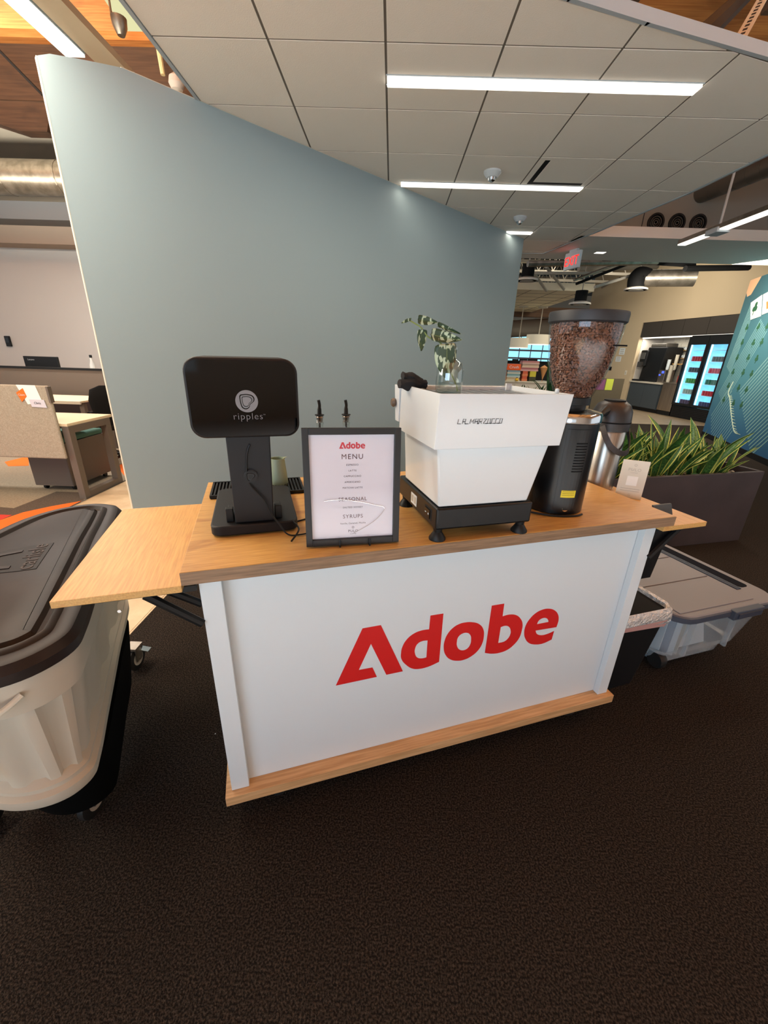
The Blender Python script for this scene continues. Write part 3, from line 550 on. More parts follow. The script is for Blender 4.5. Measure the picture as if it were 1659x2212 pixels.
for (u,v,Y,r,la) in ((1138,607,8.5,.20,'round white air diffuser at the partition edge under the dark roof void'),(1252,658,9.6,.22,'round white air diffuser directly above the hopper lid'),(1373,627,9.3,.22,'round white air diffuser hanging from the silver elbow duct')):
    P=at_y(u,v,Y); t=thing('round_diffuser',la,'air vent',P)
    part('cone',G().lathe([(r,0),(r*.98,.03),(r*.6,.06),(r*.5,.06),(r*.85,-.0)],seg=24),M_paint,t,smooth=True); part('inner_ring',G().lathe([(r*.62,-.005),(r*.55,.02),(r*.3,.02),(r*.3,-.0)],seg=20),M_paint,t); part('neck',G().lathe([(r*.55,.05),(r*.55,.26)],seg=20),M_blkm,t,smooth=True); part('hanger_rod',G().tube([(0,0,.26),(0,0,HC+2.9-P.z)],.012,6),M_grey,t)
P=at_y(1372,612,9.3); Q=at_y(1500,600,9.0)
duct('elbow_duct','silver round duct with black collar crossing before the beige wall',at_y(1392,601,9.3),at_y(1502,600,9.0),.15,M_galv,.5)
single('duct_elbow',G().tube(smooth_path([at_y(1373,622,9.3),at_y(1374,604,9.3),at_y(1382,594,9.3),at_y(1398,598,9.3)],6),.15,14),M_blkm,'black flexible elbow joining the silver duct to its diffuser','duct',smooth=True)
# tangle of pipes, conduits and joists in the open roof beyond the soffit
random.seed(4)
struct('ceiling_far_void',G().box(-4,7.9,H+2.9,14,22.2,H+3.0),mat('void_dark',(58,54,50),.9))
for k in range(12):
    y_=8.3+k*1.05
    single('steel_joist',G().box(1.6,y_,H+2.35,7.6,y_+.06,H+2.42).box(1.6,y_,H+2.8,7.6,y_+.06,H+2.87),M_grey,'open-web steel joist crossing under the far roof void','roof joist',group='far steel joists') if False else None
for k in range(9):
    y_=8.2+k*1.3; t=thing('steel_joist','grey open-web steel joist under the far roof void','roof joist',(0,y_,0),0,'far steel joists')
    part('chord',G().box(1.2,0,H+2.78,6.8,.06,H+2.86),M_grey,t); part('chord',G().box(1.2,0,H+2.3,6.8,.06,H+2.37),M_grey,t)
    g=G()
    for q in range(13): 
        xa=1.2+q*.42; g.tube([(xa,.03,H+2.35),(xa+.21,.03,H+2.8),(xa+.42,.03,H+2.35)],.016,5)
    part('web',g,M_grey,t)
for k,(a,b,r,la) in enumerate((((1150,585),(1180,628),.03,'left grey strut slanting down to the far ceiling panel'),((1180,577),(1218,625),.03,'right grey strut slanting down to the far ceiling panel'))):
    single('strut',G().tube([at_y(*a,9.5),at_y(*b,10.4)],r,6),M_grey,la,'strut')
pp=[((1135,590),(1300,590),9.0,.03),((1240,605),(1360,560),8.6,.025),((1245,613),(1365,567),8.6,.025),((1285,620),(1380,590),9.2,.03),((1140,570),(1420,566),8.2,.05),((1300,560),(1500,573),8.4,.04),((1250,580),(1420,575),10,.06),((1340,600),(1300,622),9.4,.02),((1480,580),(1618,578),8.6,.05)]
for k,(a,b,Y,r) in enumerate(pp):
    single('roof_pipe',G().tube([at_y(*a,Y),at_y(*b,Y+.4)],r,8),(M_grey,M_galv,M_blkm)[k%3],('long grey pipe nearest the exit sign','upper thin silver pipe of the slanting pair','lower thin black pipe of the slanting pair','grey pipe meeting the black duct elbow','thick silver pipe hugging the soffit edge','black pipe under the soffit right of the exit sign','thick grey pipe over the silver duct','short silver pipe stub by the far ceiling panel','thick black pipe running to the mural wall')[k],'pipe',group='pipes in the far roof void')
duct('far_duct','pale duct running across the far office behind the pendants',at_y(1080,712,17),at_y(1260,702,17),.3,mat('duct_pale',(150,144,134),.6,.2),.9)
single('wood_ceiling_panel',G().box(3.4,15.8,H+1.55,7.5,19.8,H+1.62),M_ply,'orange wooden ceiling field glimpsed above the far pendants','ceiling panel')
single('far_beam',G().box(2.8,15.7,H+1.35,8.0,15.9,H+1.66),M_beam,'brown timber beam across the far office','roof beam')
# exit sign
P=at_y(1237,563,6.9); t=thing('exit_sign','red lettered exit sign hanging from the grey soffit','exit sign',P,rad(-74))
part('case',G().box(-.16,-.022,-.11,.16,.022,.11),M_panel,t,bevel=.004); text('EXIT',.17,emis('exit_red',(255,30,24),3.0),t,'exit_lettering',(.0,-.0235,-.062),(PI/2,0,0),1.0,sx=.86)
part('canopy',G().box(-.08,-.02,.11,.08,.02,ZC-P.z),M_panel,t)
# white counter with soda cases
t=thing('island_counter','pale far counter loaded with drink cases behind the espresso machine','counter',(4.5,14.2,0))
part('body',G().box(-1.0,.05,0,.85,.8,H-.76),M_paint,t); part('top',G().box(-1.05,0,H-.76,.9,.85,H-.72),M_cream,t)
def case(x,z,w_,h_,c,label,name='drink_case',stripe=None,tx=None):
    t=thing(name,label,'drink case',(x,14.25,H+z)); part('tray',G().box(-w_/2,-.02,0,w_/2,.3,h_*.45),mat('card_'+name+str(c),c,.7),t); part('shrink_pack',G().box(-w_/2+.01,-.015,h_*.45,w_/2-.01,.29,h_),mat('wrap_%s'%str(stripe or c),stripe or c,.3),t)
    if tx: text(tx,h_*.62,M_panel,t,'brand_lettering',(0,-.024,h_*.28),(PI/2,0,0),sx=1.1)
case(4.06,-.38,.46,.19,(226,92,34),'orange drink case with white lettering on top of the left stack',stripe=(226,92,34),tx='Crush')
case(4.08,-.50,.44,.11,(190,190,180),'bluish case second in the left stack',stripe=(130,150,160)); case(4.08,-.61,.44,.11,(180,196,196),'pale blue case third in the left stack',stripe=(120,160,166)); case(4.08,-.72,.44,.11,(206,196,170),'cream case at the bottom of the left stack',stripe=(190,170,140))
case(4.60,-.18,.56,.10,(196,160,150),'topmost pink case of the right stack',stripe=(170,110,110)); case(4.60,-.29,.56,.10,(206,180,160),'second pink case of the right stack',stripe=(176,150,130)); case(4.58,-.40,.58,.11,(196,150,150),'third pink case of the right stack',stripe=(160,96,100))
case(4.46,-.56,.18,.16,(206,120,80),'upper orange carton under the pink cases',stripe=(196,90,60)); case(4.46,-.72,.18,.16,(206,120,80),'lower orange carton under the pink cases',stripe=(196,90,60)); case(4.72,-.72,.22,.32,(60,60,40),'dark carton with yellow patch beside the orange cartons',stripe=(190,180,60)); case(3.78,-.72,.16,.30,(170,130,100),'brown carton left of the stacks at the partition edge',stripe=(150,110,90))
t=thing('yellow_toy','small yellow item on the far counter before the left stack','item',(4.2,14.2,H-.72)); part('body',G().lathe([(.04,0),(.06,.04),(.03,.09)],seg=10),mat('yellow',(230,180,30),.5),t,smooth=True); part('cap',G().lathe([(.025,.09),(.02,.11)],seg=8),M_blk,t)
for k,(u,la) in enumerate(((1113,'left'),(1130,'middle'),(1150,'right'))):
    P=at_y(u,782,18.5); t=thing('office_monitor','%s dark monitor silhouetted against the far window'%la,'monitor',P,0,'monitors against the far window'); part('shell',G().box(-.13-.04*k,0,-.12,.13+.04*k,.04,.12),M_blk,t); part('stand',G().box(-.04,.01,-1.0,.04,.03,-.12),M_blk,t)
single('far_desk_row',G().box(3,18.3,0,12,18.5,H-.15).box(3,18.2,H-.15,12,18.6,H-.11),M_dark,'dark desk row under the far window','desk row')
single('ice_cream_sign',G().lathe([(.0,-.36),(.11,0),(.13,.04),(.0,.12)],seg=12).tube([(0,0,-.36),(0,0,H-.72-at_y(1175,797,14.3).z)],.012,6),mat('cone_tan',(196,140,90),.7),'tan cone-shaped ornament beside the pink cases','ornament',at_y(1175,797,14.3),smooth=True)
# tall snake plants behind the partition
t=thing('tall_planter','dark tall planter holding snake plants beyond the partition corner','planter',(3.0,8.0,0)); part('box',G().box(-.95,-.16,0,.35,.2,H-.72),mat('planter_dark',(66,62,64),.5),t,bevel=.01); part('soil',G().box(-.92,-.13,H-.76,.32,.17,H-.71),M_dark,t)
# ================================================================== PLANTS
def leafmat(name,base,dark,edge,ew=.30):
    M=bpy.data.materials.new(name); M.use_nodes=True; nt=M.node_tree; b=nt.nodes['Principled BSDF']; b.inputs['Roughness'].default_value=.38
    uv=nt.nodes.new('ShaderNodeUVMap'); sp=nt.nodes.new('ShaderNodeSeparateXYZ'); nt.links.new(uv.outputs[0],sp.inputs[0])
    n=nt.nodes.new('ShaderNodeTexNoise'); n.inputs['Scale'].default_value=7; mp=nt.nodes.new('ShaderNodeMapping'); mp.inputs['Scale'].default_value=(.8,3.2,1); nt.links.new(uv.outputs[0],mp.inputs[0]); nt.links.new(mp.outputs[0],n.inputs['Vector'])
    r=nt.nodes.new('ShaderNodeValToRGB'); r.color_ramp.elements[0].position=.4; r.color_ramp.elements[1].position=.6; r.color_ramp.elements[0].color=lin(dark); r.color_ramp.elements[1].color=lin(base); nt.links.new(n.outputs[0],r.inputs[0])
    a=nt.nodes.new('ShaderNodeMath'); a.operation='SUBTRACT'; a.inputs[1].default_value=.5; nt.links.new(sp.outputs[0],a.inputs[0])
    c=nt.nodes.new('ShaderNodeMath'); c.operation='ABSOLUTE'; nt.links.new(a.outputs[0],c.inputs[0])
    d=nt.nodes.new('ShaderNodeMath'); d.operation='GREATER_THAN'; d.inputs[1].default_value=.5-ew/2; nt.links.new(c.outputs[0],d.inputs[0])
    mx=nt.nodes.new('ShaderNodeMixRGB'); nt.links.new(d.outputs[0],mx.inputs[0]); nt.links.new(r.outputs[0],mx.inputs[1]); mx.inputs[2].default_value=lin(edge); nt.links.new(mx.outputs[0],b.inputs['Base Color']); return M
def blade(h,w_,lean,curl,tw,seg=9):
    """sword leaf: thick V-section blade rising from the origin, leaning along +x"""
    v=[];f=[];uv=[]
    for i in range(seg+1):
        t=i/seg; ww=w_*(.6+1.6*t*(1-t))*(1-t**6)+.002; ang=lean+curl*t*t
        x=h*math.sin(lean+curl*t*.5)*t; z=h*math.cos(lean+curl*t*.5)*t; a=tw*t
        for j,(s,dp) in enumerate(((-1,.28),(-.7,.1),(0,-.04),(.7,.1),(1,.28))):
            yy=s*ww/2; dd=dp*ww*.8; v.append((x+dd*math.cos(ang)*math.cos(a)-yy*math.sin(a),yy*math.cos(a)+dd*math.sin(a),z-dd*math.sin(ang))); uv.append((j/4 if j in(0,4,2) else (.14 if j==1 else .86),t*h*3))
    for i in range(seg):
        for j in range(4): a=i*5+j; f.append((a,a+1,a+6,a+5))
    me=bpy.data.meshes.new('leaf'); me.from_pydata(v,[],f); l=me.uv_layers.new(name='UVMap')
    for lp in me.loops: l.data[lp.index].uv=uv[lp.vertex_index]
    me.polygons.foreach_set('use_smooth',[True]*len(me.polygons)); return me
M_snake=leafmat('snake_leaf',(74,116,52),(38,74,36),(196,200,100),.16); M_snaked=leafmat('snake_leaf_dark',(44,92,46),(24,60,34),(50,100,48),.05)
random.seed(11)
def leafset(n,mm,hs,ws):
    out=[]
    for k in range(n):
        me=blade(random.uniform(*hs),random.uniform(*ws),random.uniform(.03,.42),random.uniform(-.1,.95),random.uniform(-1.2,1.2)); me.materials.append(mm); out.append(me)
    return out
LS=leafset(18,M_snake,(.28,.50),(.050,.078)); LD=leafset(6,M_snaked,(.45,.72),(.05,.075))
def clump(loc,n,R_,meshes,label,group,lean=1,sc=1):
    t=thing('snake_plant',label,'plant',loc,random.uniform(0,6.28),group)
    for k in range(n):
        o=bpy.data.objects.new('leaf',random.choice(meshes)); COL.objects.link(o); o.parent=t
        r=random.uniform(0,R_); a=random.uniform(0,2*PI); o.location=(r*math.cos(a),r*math.sin(a),0)
        o.rotation_euler=(0,0,a+random.uniform(-.6,.6)); s=random.uniform(.75,1.12)*sc; o.scale=(s,s,s)
    o=part('crown',G().lathe([(R_*.8,-.01),(R_*.5,.02),(.0,.03)],seg=10),M_snaked,t)
# long planter at the right
PB=Vector((3.10,3.255,0)); PRZ=math.atan2(.192,.711); PD=.55; PL=1.75; PH=HC-.81
t=thing('long_planter','long dark bronze rectangular planter on the carpet at right','planter',(PB.x,PB.y,0),PRZ)
M_plt=mat('planter_bronze',(68,60,62),.5,noise=(3,(56,49,51)))
part('box',G().box(-PL,0,0,0,.03,PH).box(-PL,PD-.03,0,0,PD,PH).box(-PL,.03,0,-PL+.03,PD-.03,PH).box(-.03,.03,0,0,PD-.03,PH).box(-PL+.03,.03,.0,-.03,PD-.03,.05),M_plt,t,bevel=.004)
part('soil',G().box(-PL+.03,.03,PH-.10,-.03,PD-.03,PH-.06),mat('soil',(60,46,38),.95,bump=(60,.8)),t)
def PLc(x,y,z): c,s=math.cos(PRZ),math.sin(PRZ); return (PB.x+c*x-s*y,PB.y+s*x+c*y,z)
g=G(); random.seed(3)
for k in range(520):
    x=-random.uniform(.05,PL-.05); y=random.uniform(.05,PD-.05); r=random.uniform(.008,.02); g.lathe([(0,-r*.6),(r,0),(0,r*.6)],(x,y,PH-.056+random.uniform(0,.012)),6)
part('pebbles',g,mat('pebble',(176,166,150),.8,noise=(30,(120,112,100))),t,kind='stuff')
random.seed(8); cnt=0
for i in range(9):
    for j in range(2):
        x=-.17-i*.185+random.uniform(-.04,.04); y=.16+j*.24+random.uniform(-.04,.04)
        clump(PLc(x,y,PH-.06),10,.085,LS,'yellow-edged green snake plant clump in the long bronze planter','snake plants in the long planter',sc=1.0 if i>1 else .8)
for k,x in enumerate((-.85,-.62,-.42,-.2,.0,.2)):
    clump((3.0+x*.95,8.0,H-.72),6 if k<4 else 9,.09,LD if k>3 else LD[:3],'dark green snake plant standing in the tall planter beyond the partition','snake plants in the tall planter',sc=.55 if k<4 else 1.05)
# ================================================================== CART
cart=thing('coffee_cart','white mobile coffee cart with thick oak top and red logo on its front','cart',C(.568,.912,-HC),TH)
def cc_(x,y): return (x-.568,y-.912)
def cbox(g,x0,y0,z0,x1,y1,z1): a=cc_(x0,y0); b=cc_(x1,y1); return g.box(a[0],a[1],z0+HC,b[0],b[1],z1+HC)
part('worktop',cbox(G(),-.199,.912,-.520,1.336,1.625,-.485),M_oak,cart,bevel=.0015)
part('worktop_edge_shade',cbox(G(),-.1995,.9105,-.5195,1.3365,.9125,-.4865),M_oakshade,cart)
part('front_panel',cbox(G(),-.14,.978,-1.3,1.285,.995,-.520),M_panel,cart)
part('side_panel',cbox(G(),-.170,.975,-1.3,-.155,1.585,-.520),M_panel,cart); part('side_panel',cbox(G(),1.300,.975,-1.3,1.315,1.585,-.520),M_panel,cart)
part('stile',cbox(G(),-.170,.952,-1.3,-.118,.977,-.520),M_panel,cart,bevel=.001); part('stile',cbox(G(),1.268,.952,-1.3,1.315,.977,-.520),M_panel,cart,bevel=.001)
part('back_panel',cbox(G(),-.155,1.56,-1.3,1.30,1.575,-.520),M_panel,cart)
part('base_board',cbox(G(),-.189,.931,-1.338,1.335,1.61,-1.301),M_oakbase,cart,bevel=.0015)
M_rub=mat('caster_rubber',(24,23,22),.6)
for (x,y) in ((-.03,1.01),(1.18,1.01),(-.03,1.53),(1.18,1.53)):
    a=cc_(x,y); cs=part('caster',G().box(a[0]-.04,a[1]-.035,.092,a[0]+.04,a[1]+.035,.097).box(a[0]-.025,a[1]-.03,.04,a[0]-.019,a[1]+.03,.092).box(a[0]+.019,a[1]-.03,.04,a[0]+.025,a[1]+.03,.092),M_blk,cart)
    part('wheel',G().lathe([(.0,-.016),(.034,-.016),(.037,-.01),(.037,.01),(.034,.016),(0,.016)],(a[0],a[1],.037),24,'x'),M_rub,cs,smooth=True); part('axle_bolt',G().lathe([(.008,-.03),(.008,.03)],(a[0],a[1],.037),10,'x').lathe([(.0,-.06),(.011,-.052),(.011,-.03)],(a[0],a[1],.06),10,'y'),M_chrome,cs)
# red logo, traced on the real plane of the front panel
def onfront(u,v,yp=.9775): d=ray(u,v); k=yp/(d.dot(EY)); P=d*k; return (P.dot(EX),P.z)
LG=[[(78,617,1),(255,238,1),(377,216,1),(523,522,1),(413,545,1),(311,340,1),(230,514,1),(321,497,1),(350,559,1)],
[(706,153,1),(792,139,1),(763,459,1),(690,492),(630,506),(590,505),(545,480),(513,440),(511,400),(520,360),(550,310),(600,270),(650,251),(697,244,1)],
[(687,317,1),(679,430,1),(650,437),(620,432),(603,405),(604,370),(622,338),(650,322)],
[(935,199),(985,197),(1030,210),(1057,245),(1060,290),(1048,340),(1020,385),(980,420),(930,445),(880,452),(835,442),(805,412),(794,370),(800,320),(820,275),(855,235),(895,210)],
[(950,267),(972,285),(976,315),(970,345),(952,370),(925,383),(898,378),(882,355),(881,325),(890,295),(915,273)],
[(1113,87,1),(1196,73,1),(1184,158,1),(1230,146),(1275,150),(1305,175),(1317,210),(1312,250),(1295,300),(1260,345),(1215,380),(1160,400),(1110,405),(1067,400,1)],
[(1172,229,1),(1200,220),(1225,226),(1238,250),(1235,280),(1220,305),(1195,325),(1155,335,1)],
[(1542,229,1),(1556,180),(1552,145),(1530,118),(1490,107),(1445,115),(1400,140),(1365,175),(1340,215),(1328,265),(1335,305),(1360,335),(1400,344),(1450,338),(1510,311,1),(1526,255,1),(1480,275),(1440,283),(1410,272),(1403,252,1)],
[(1412,210,1),(1425,185),(1450,170),(1475,170),(1488,185),(1489,195,1)]]
LP=[[(onfront(700+p[0]/3.072,1280+p[1]/3.072)+((1,) if len(p)>2 else ())) for p in L_] for L_ in LG]
o=filled('red_logo',LP,M_red,cart,.0003); o.location=(-.568,.9772-.912,HC); o.rotation_euler=(PI/2,0,0)
xs=[p[0] for L_ in LP for p in L_]; zs=[p[1] for L_ in LP for p in L_]; lcx=(min(xs)+max(xs))/2; lcz=(min(zs)+max(zs))/2; lw=max(xs)-min(xs)
# drop leaves with brackets
for nm_,xa,xb,la in (('left',-.462,-.201,'left oak drop leaf'),('right',1.338,1.502,'right oak drop leaf')):
    lf=part('drop_leaf',cbox(G(),xa if nm_=='left' else 1.30,.915,-.540,xb if nm_=='left' else xb,1.487,-.522),M_oaky,cart,bevel=.0015,label=la)
    a=cc_(xa,.93)
    if nm_=='left':
        a0=cc_(-.40,0)[0]; a1=cc_(-.175,0)[0]
        br=part('bracket',G().box(a0,.03,HC-.556,a1,.05,HC-.541),M_blk,cart); part('brace_arm',G().tube([(cc_(-.29,0)[0],.04,HC-.556),(a1,.04,HC-.66)],.011,8).tube([(cc_(-.27,0)[0],.07,HC-.553),(a1,.07,HC-.62)],.010,8),M_blk,br)
        br=part('bracket',G().box(a0,.48,HC-.556,a1,.50,HC-.541),M_blk,cart); part('brace_arm',G().tube([(cc_(-.29,0)[0],.49,HC-.556),(a1,.49,HC-.66)],.011,8),M_blk,br)
        part('screw',G().lathe([(.004,.028),(.004,.03)],(cc_(-.325,0)[0],0,HC-.548),8,'y'),M_chrome,cart)
    else:
        a0=cc_(1.316,0)[0]; a1=cc_(1.46,0)[0]; br=part('bracket',G().box(a0,.03,HC-.556,a1,.05,HC-.541).box(a0,.47,HC-.556,a1,.49,HC-.541),M_blk,cart); part('brace_arm',G().tube([(a1-.03,.04,HC-.55),(a0,.04,HC-.66)],.011,8),M_blk,br)
# ================================================================== COUNTER THINGS
T=-.485
def CT(name,label,cat,x,y,z=T,rz=0,group=None): return thing(name,label,cat,C(x,y,z),TH+rz,group)
# rubber bar mat: a comb of ridges
t=CT('bar_mat','black ribbed rubber bar mat lying behind the drink printer','bar mat',-.014,1.50,T,rad(0))
part('base',G().prism(rrect(-.162,-.082,.162,.085,.008),0,.004),M_blkm,t); part('rim',G().box(-.162,-.082,.004,.162,-.074,.013).box(-.162,.077,.004,.162,.085,.013).box(-.162,-.074,.004,-.155,.077,.013).box(.155,-.074,.004,.162,.077,.013),M_blk,t)
for k in range(26): part('ridge',G().box(-.150+k*.0117,-.072,.004,-.1445+k*.0117,.075,.012),M_blk,t)
# drink printer (kiosk)
t=CT('drink_printer','black drink foam printer with glossy rounded head on a wide column','printer',-.027,1.085,T,rad(0))
M_kb=mat('printer_body',(21,22,25),.5,spec=.3)
part('base',G().prism(rrect(-.118,.0,.118,.345,.03),.004,.033),M_kb,t,bevel=.004,smooth=True); part('foot_pad',G().prism(rrect(-.10,.02,.10,.32,.02),0,.005),M_blkm,t)
cb=[(-.052,.014,.034),(.052,.014,.034),(.052,.085,.034),(-.052,.085,.034)]; ct=[(-.052,.008,.30),(.058,.008,.30),(.058,.085,.30),(-.052,.085,.30)]
part('column',G().hexa(cb,ct),M_kb,t,bevel=.003)
for sx in (-1,1):
    cl=part('cup_guide',G().box(sx*.066-.010,.03,.033,sx*.066+.010,.05,.072).box(sx*.066-.010,.05,.033,sx*.066+.010,.14,.045),M_blk,t,bevel=.002)
hd=part('head',G().prismy(rrect(-.128,.276,.134,.466,.034,8),-.008,.19),M_kb,t,bevel=.006,smooth=True,seg=3)
# larger lower corners: the head is a slightly tapered shell
gl=part('glass_face',G().prismy(rrect(-.122,.282,.128,.460,.030,8),-.0105,-.008),M_glossblk,hd,label='glossy black front glass')
M_lgrey=mat('logo_grey2',(122,122,126),.6); 
def circ(cx,cy,r,n=24): return [(cx+r*math.cos(2*PI*k/n),cy+r*math.sin(2*PI*k/n)) for k in range(n)]
def heart(s): # rounded heart-like ribbon outline used by the mark
    return [(-.55*s,.55*s),(-.3*s,.62*s),(.2*s,.62*s),(.62*s,.42*s),(.66*s,.05*s),(.42*s,-.18*s),(.28*s,-.3*s),(.18*s,-.55*s),(-.12*s,-.72*s),(-.42*s,-.6*s),(-.55*s,-.25*s),(-.6*s,.2*s)]
def mark(parent,x,z,y,r,mA):
    a=filled('round_mark',[circ(0,0,r),heart(r*1.02),heart(r*.88)],mA,parent,.0002); a.location=(x,y,z); a.rotation_euler=(PI/2,0,0)
    # inner rings: filled even-odd => disc minus ribbon
    b=filled('mark_ring',[heart(r*.72),heart(r*.60)],mat('mark_black',(18,18,19),.4),parent,.0003); b.location=(x,y-.0002,z); b.rotation_euler=(PI/2,0,0)
mark(gl,.008,.366,-.0112,.0265,M_lgrey)
text('ripples',.0235,M_lgrey,gl,'ripples_lettering',(.008,-.0113,.322),(PI/2,0,0),1.12,.0001,off=-.00035)
text('TM',.004,M_lgrey,gl,'mark_lettering',(.047,-.0113,.332),(PI/2,0,0),1.0,.0001)
bt=part('column_button',G().lathe([(.0,.0),(.0175,.0),(.0175,-.007),(.016,-.009),(0,-.009)],(.0,.009,.170),28,'y'),mat('button_grey',(56,56,58),.45),t)
cbp=smooth_path([(.005,.004,.255),(-.003,.004,.235),(-.008,.006,.20),(-.008,.004,.17),(-.004,.004,.148),(.012,.004,.125),(.03,.002,.10),(.045,-.004,.06),(.062,-.012,.036),(.085,-.03,.006),(.12,-.035,.004),(.17,-.02,.004)],6)
part('power_cord',G().tube(cbp,.0022,8),M_blk,t,smooth=True)
mark(bt,0,.170,-.0005,.0165,M_blk)
# milk jug
t=CT('milk_jug','pale green milk jug behind the drink printer column','jug',.063,1.53,T)
M_jug=mat('jug_green',(142,154,128),.45)
part('body',G().lathe([(.0,.0),(.034,.0),(.036,.004),(.031,.06),(.026,.108),(.0245,.108),(.028,.06),(.032,.008),(0,.006)],seg=32),M_jug,t,smooth=True); part('handle',G().tube(smooth_path([(-.026,0,.098),(-.055,0,.09),(-.055,0,.04),(-.034,0,.025)],5),.005,8),M_jug,t,smooth=True); part('spout',G().hexa([(.022,-.006,.100),(.030,0,.108),(.022,.006,.100)],[(.022,-.009,.109),(.038,0,.112),(.022,.009,.109)]),M_jug,t)
# bottles with pourers behind the menu
for x,s,y_ in ((.222,'left',1.5),(.321,'right',1.5)):
    t=CT('syrup_bottle','%s of two clear syrup bottles with black pourers behind the menu'%s,'bottle',x,y_,T,group='two syrup bottles behind the menu')
    M_bg=glass('bottle_glass',(.93,.95,.93),.1)
    part('glass_body',G().lathe([(.036,.0),(.037,.01),(.037,.14),(.03,.175),(.0125,.205),(.0125,.235),(.0145,.236),(.0145,.243),(.012,.244)],seg=24),M_bg,t,smooth=True)
    part('pourer',G().lathe([(.017,.268),(.017,.271),(.008,.272),(.0075,.29),(.005,.30)],seg=16).tube(smooth_path([(0,0,.29),(.001,0,.305),(-.002,0,.322)],4),.0055,10,rs=None),M_blk,t,smooth=True)
    part('pourer_core',G().lathe([(.004,.20),(.004,.27)],seg=10),M_blk,t); part('seal_rings',G().lathe([(.010,.242),(.0135,.244),(.010,.247),(.0138,.250),(.010,.253),(.0145,.256),(.010,.259),(.015,.262),(.012,.267)],seg=20),glass('pourer_clear',(.55,.55,.55),.3),t,smooth=True)
# framed menu on a small black easel
fx,fy=.2235,.962; FR=rad(-6); lean=rad(5)
t=CT('menu_frame','black framed white drinks menu leaning on a small easel at the counter front','menu',fx,fy,T,FR)
sub=bpy.data.objects.new('picture_frame',None)
W_,H_=.1245,.312
def tilt(g):
    c,s=math.cos(lean),math.sin(lean); g.v=[(x,y*c+z*s,z*c-y*s) for x,y,z in g.v]; return g
part('frame',tilt(G().box(-W_,-.012,.004,-W_+.0165,.006,H_).box(W_-.0165,-.012,.004,W_,.006,H_).box(-W_+.0165,-.012,.004,W_-.0165,.006,.0215).box(-W_+.0165,-.012,H_-.0165,W_-.0165,.006,H_)),mat('frame_black',(20,21,22),.45),t,bevel=.001)
M_page=mat('menu_paper',(214,212,222),.6); sheet=part('menu_sheet',tilt(G().box(-W_+.0165,-.002,.0215,W_-.0165,.004,H_-.0165)),M_page,t)
part('cover_glass',tilt(G().box(-W_+.0166,-.0062,.0216,W_-.0166,-.0056,H_-.0166)),glass('frame_glass',(1,1,1),.045,.05),t)
M_mb=mat('menu_brown',(92,62,64),.7); M_mb2=mat('menu_brown2',(70,58,66),.7)
def mt(body,z,size,sp,m_,sx=1.0):
    c,s=math.cos(lean),math.sin(lean); y=-.0026; return text(body,size,m_,t,'menu_lettering',(0,y*c+z*s,z*c-y*s),(PI/2-lean,0,0),sp,.0001,sx=sx,off=0)
for b_,z_,s_,p_,m_ in (('MENU',.2335,.0185,1.2,M_mb),('ESPRESSO',.2165,.0063,1.2,M_mb2),('LATTE',.2015,.0063,1.2,M_mb2),('CAPPUCCINO',.187,.0063,1.2,M_mb2),('AMERICANO',.1715,.0063,1.2,M_mb2),('MATCHA LATTE',.1565,.0063,1.2,M_mb2),('SEASONAL',.1235,.0140,1.15,M_mb),('SALTED HONEY',.1035,.0064,1.2,M_mb2),('SYRUPS',.0760,.0145,1.15,M_mb),('Vanilla, Caramel, Mocha',.0595,.0062,1.12,M_mb2),('PULO',.0365,.0098,1.15,M_mb2),('COFFEE',.0302,.0040,1.3,M_mb2)): mt(b_,z_,s_,p_,m_)
cr=[(440,1243),(660,1232),(900,1270),(1100,1320),(1225,1360),(1150,1480),(1000,1590),(820,1680)]
crp=[((X-812)*.000203,(1850-Y)*.000208) for X,Y in cr]; cc0,ss0=math.cos(lean),math.sin(lean)
part('crease_glare',G().tube(smooth_path([(x,-.0066*cc0+z*ss0,z*cc0+.0066*ss0) for x,z in crp],5),.0009,6),glass('crease_glare_gloss',(1,1,1),.75,.15),t,smooth=True)  # glossy tube added to stand for the glare lines on the cover
k_=.066/lw
# the small logo is upright here: undo the perspective-free offsets of the big one
o=filled('small_red_logo',[[((p[0]-lcx)*k_,(p[1]-lcz)*k_)+((1,) if len(p)>2 else ()) for p in L_] for L_ in LP],mat('print_pinkred',(196,52,66),.6),t,.0001)
c_,s_=math.cos(lean),math.sin(lean); o.location=(0,-.0026*c_+.268*s_,.268*c_+.0026*s_); o.rotation_euler=(PI/2-lean,0,0)
ol=filled('drop_mark',[circ(0,0,.003,12),circ(0,0,.002,12)],M_mb2,t,.0001); ol.location=(0,-.0026*c_+.050*s_,.050*c_+.0026*s_); ol.rotation_euler=(PI/2-lean,0,0)
t=CT('wire_easel','small black wire easel whose two hooks grip the bottom of the menu frame','easel',fx,fy,T,FR)
for x in (-.037,.043):
    part('hook',G().tube(smooth_path([(x,.09,.10),(x,.035,.02),(x,.02,.003),(x,-.016,.003),(x,-.021,.012),(x,-.019,.024)],5),.0024,8),M_blk,t,smooth=True)
part('rear_strut',G().tube([(-.037,.09,.10),(.043,.09,.10)],.002,6).tube([(0,.09,.10),(0,.13,.003)],.002,6),M_blk,t)
c1=smooth_path([(-.16,.05,.004),(-.135,.09,.02),(-.150,.14,.028),(-.15,.18,.004),(-.10,.2,.004)],6)
single('black_cable',G().tube(c1,.0026,8),M_blk,'short black cable arching beside the left edge of the menu','cable',C(fx,fy,T),TH,smooth=True)
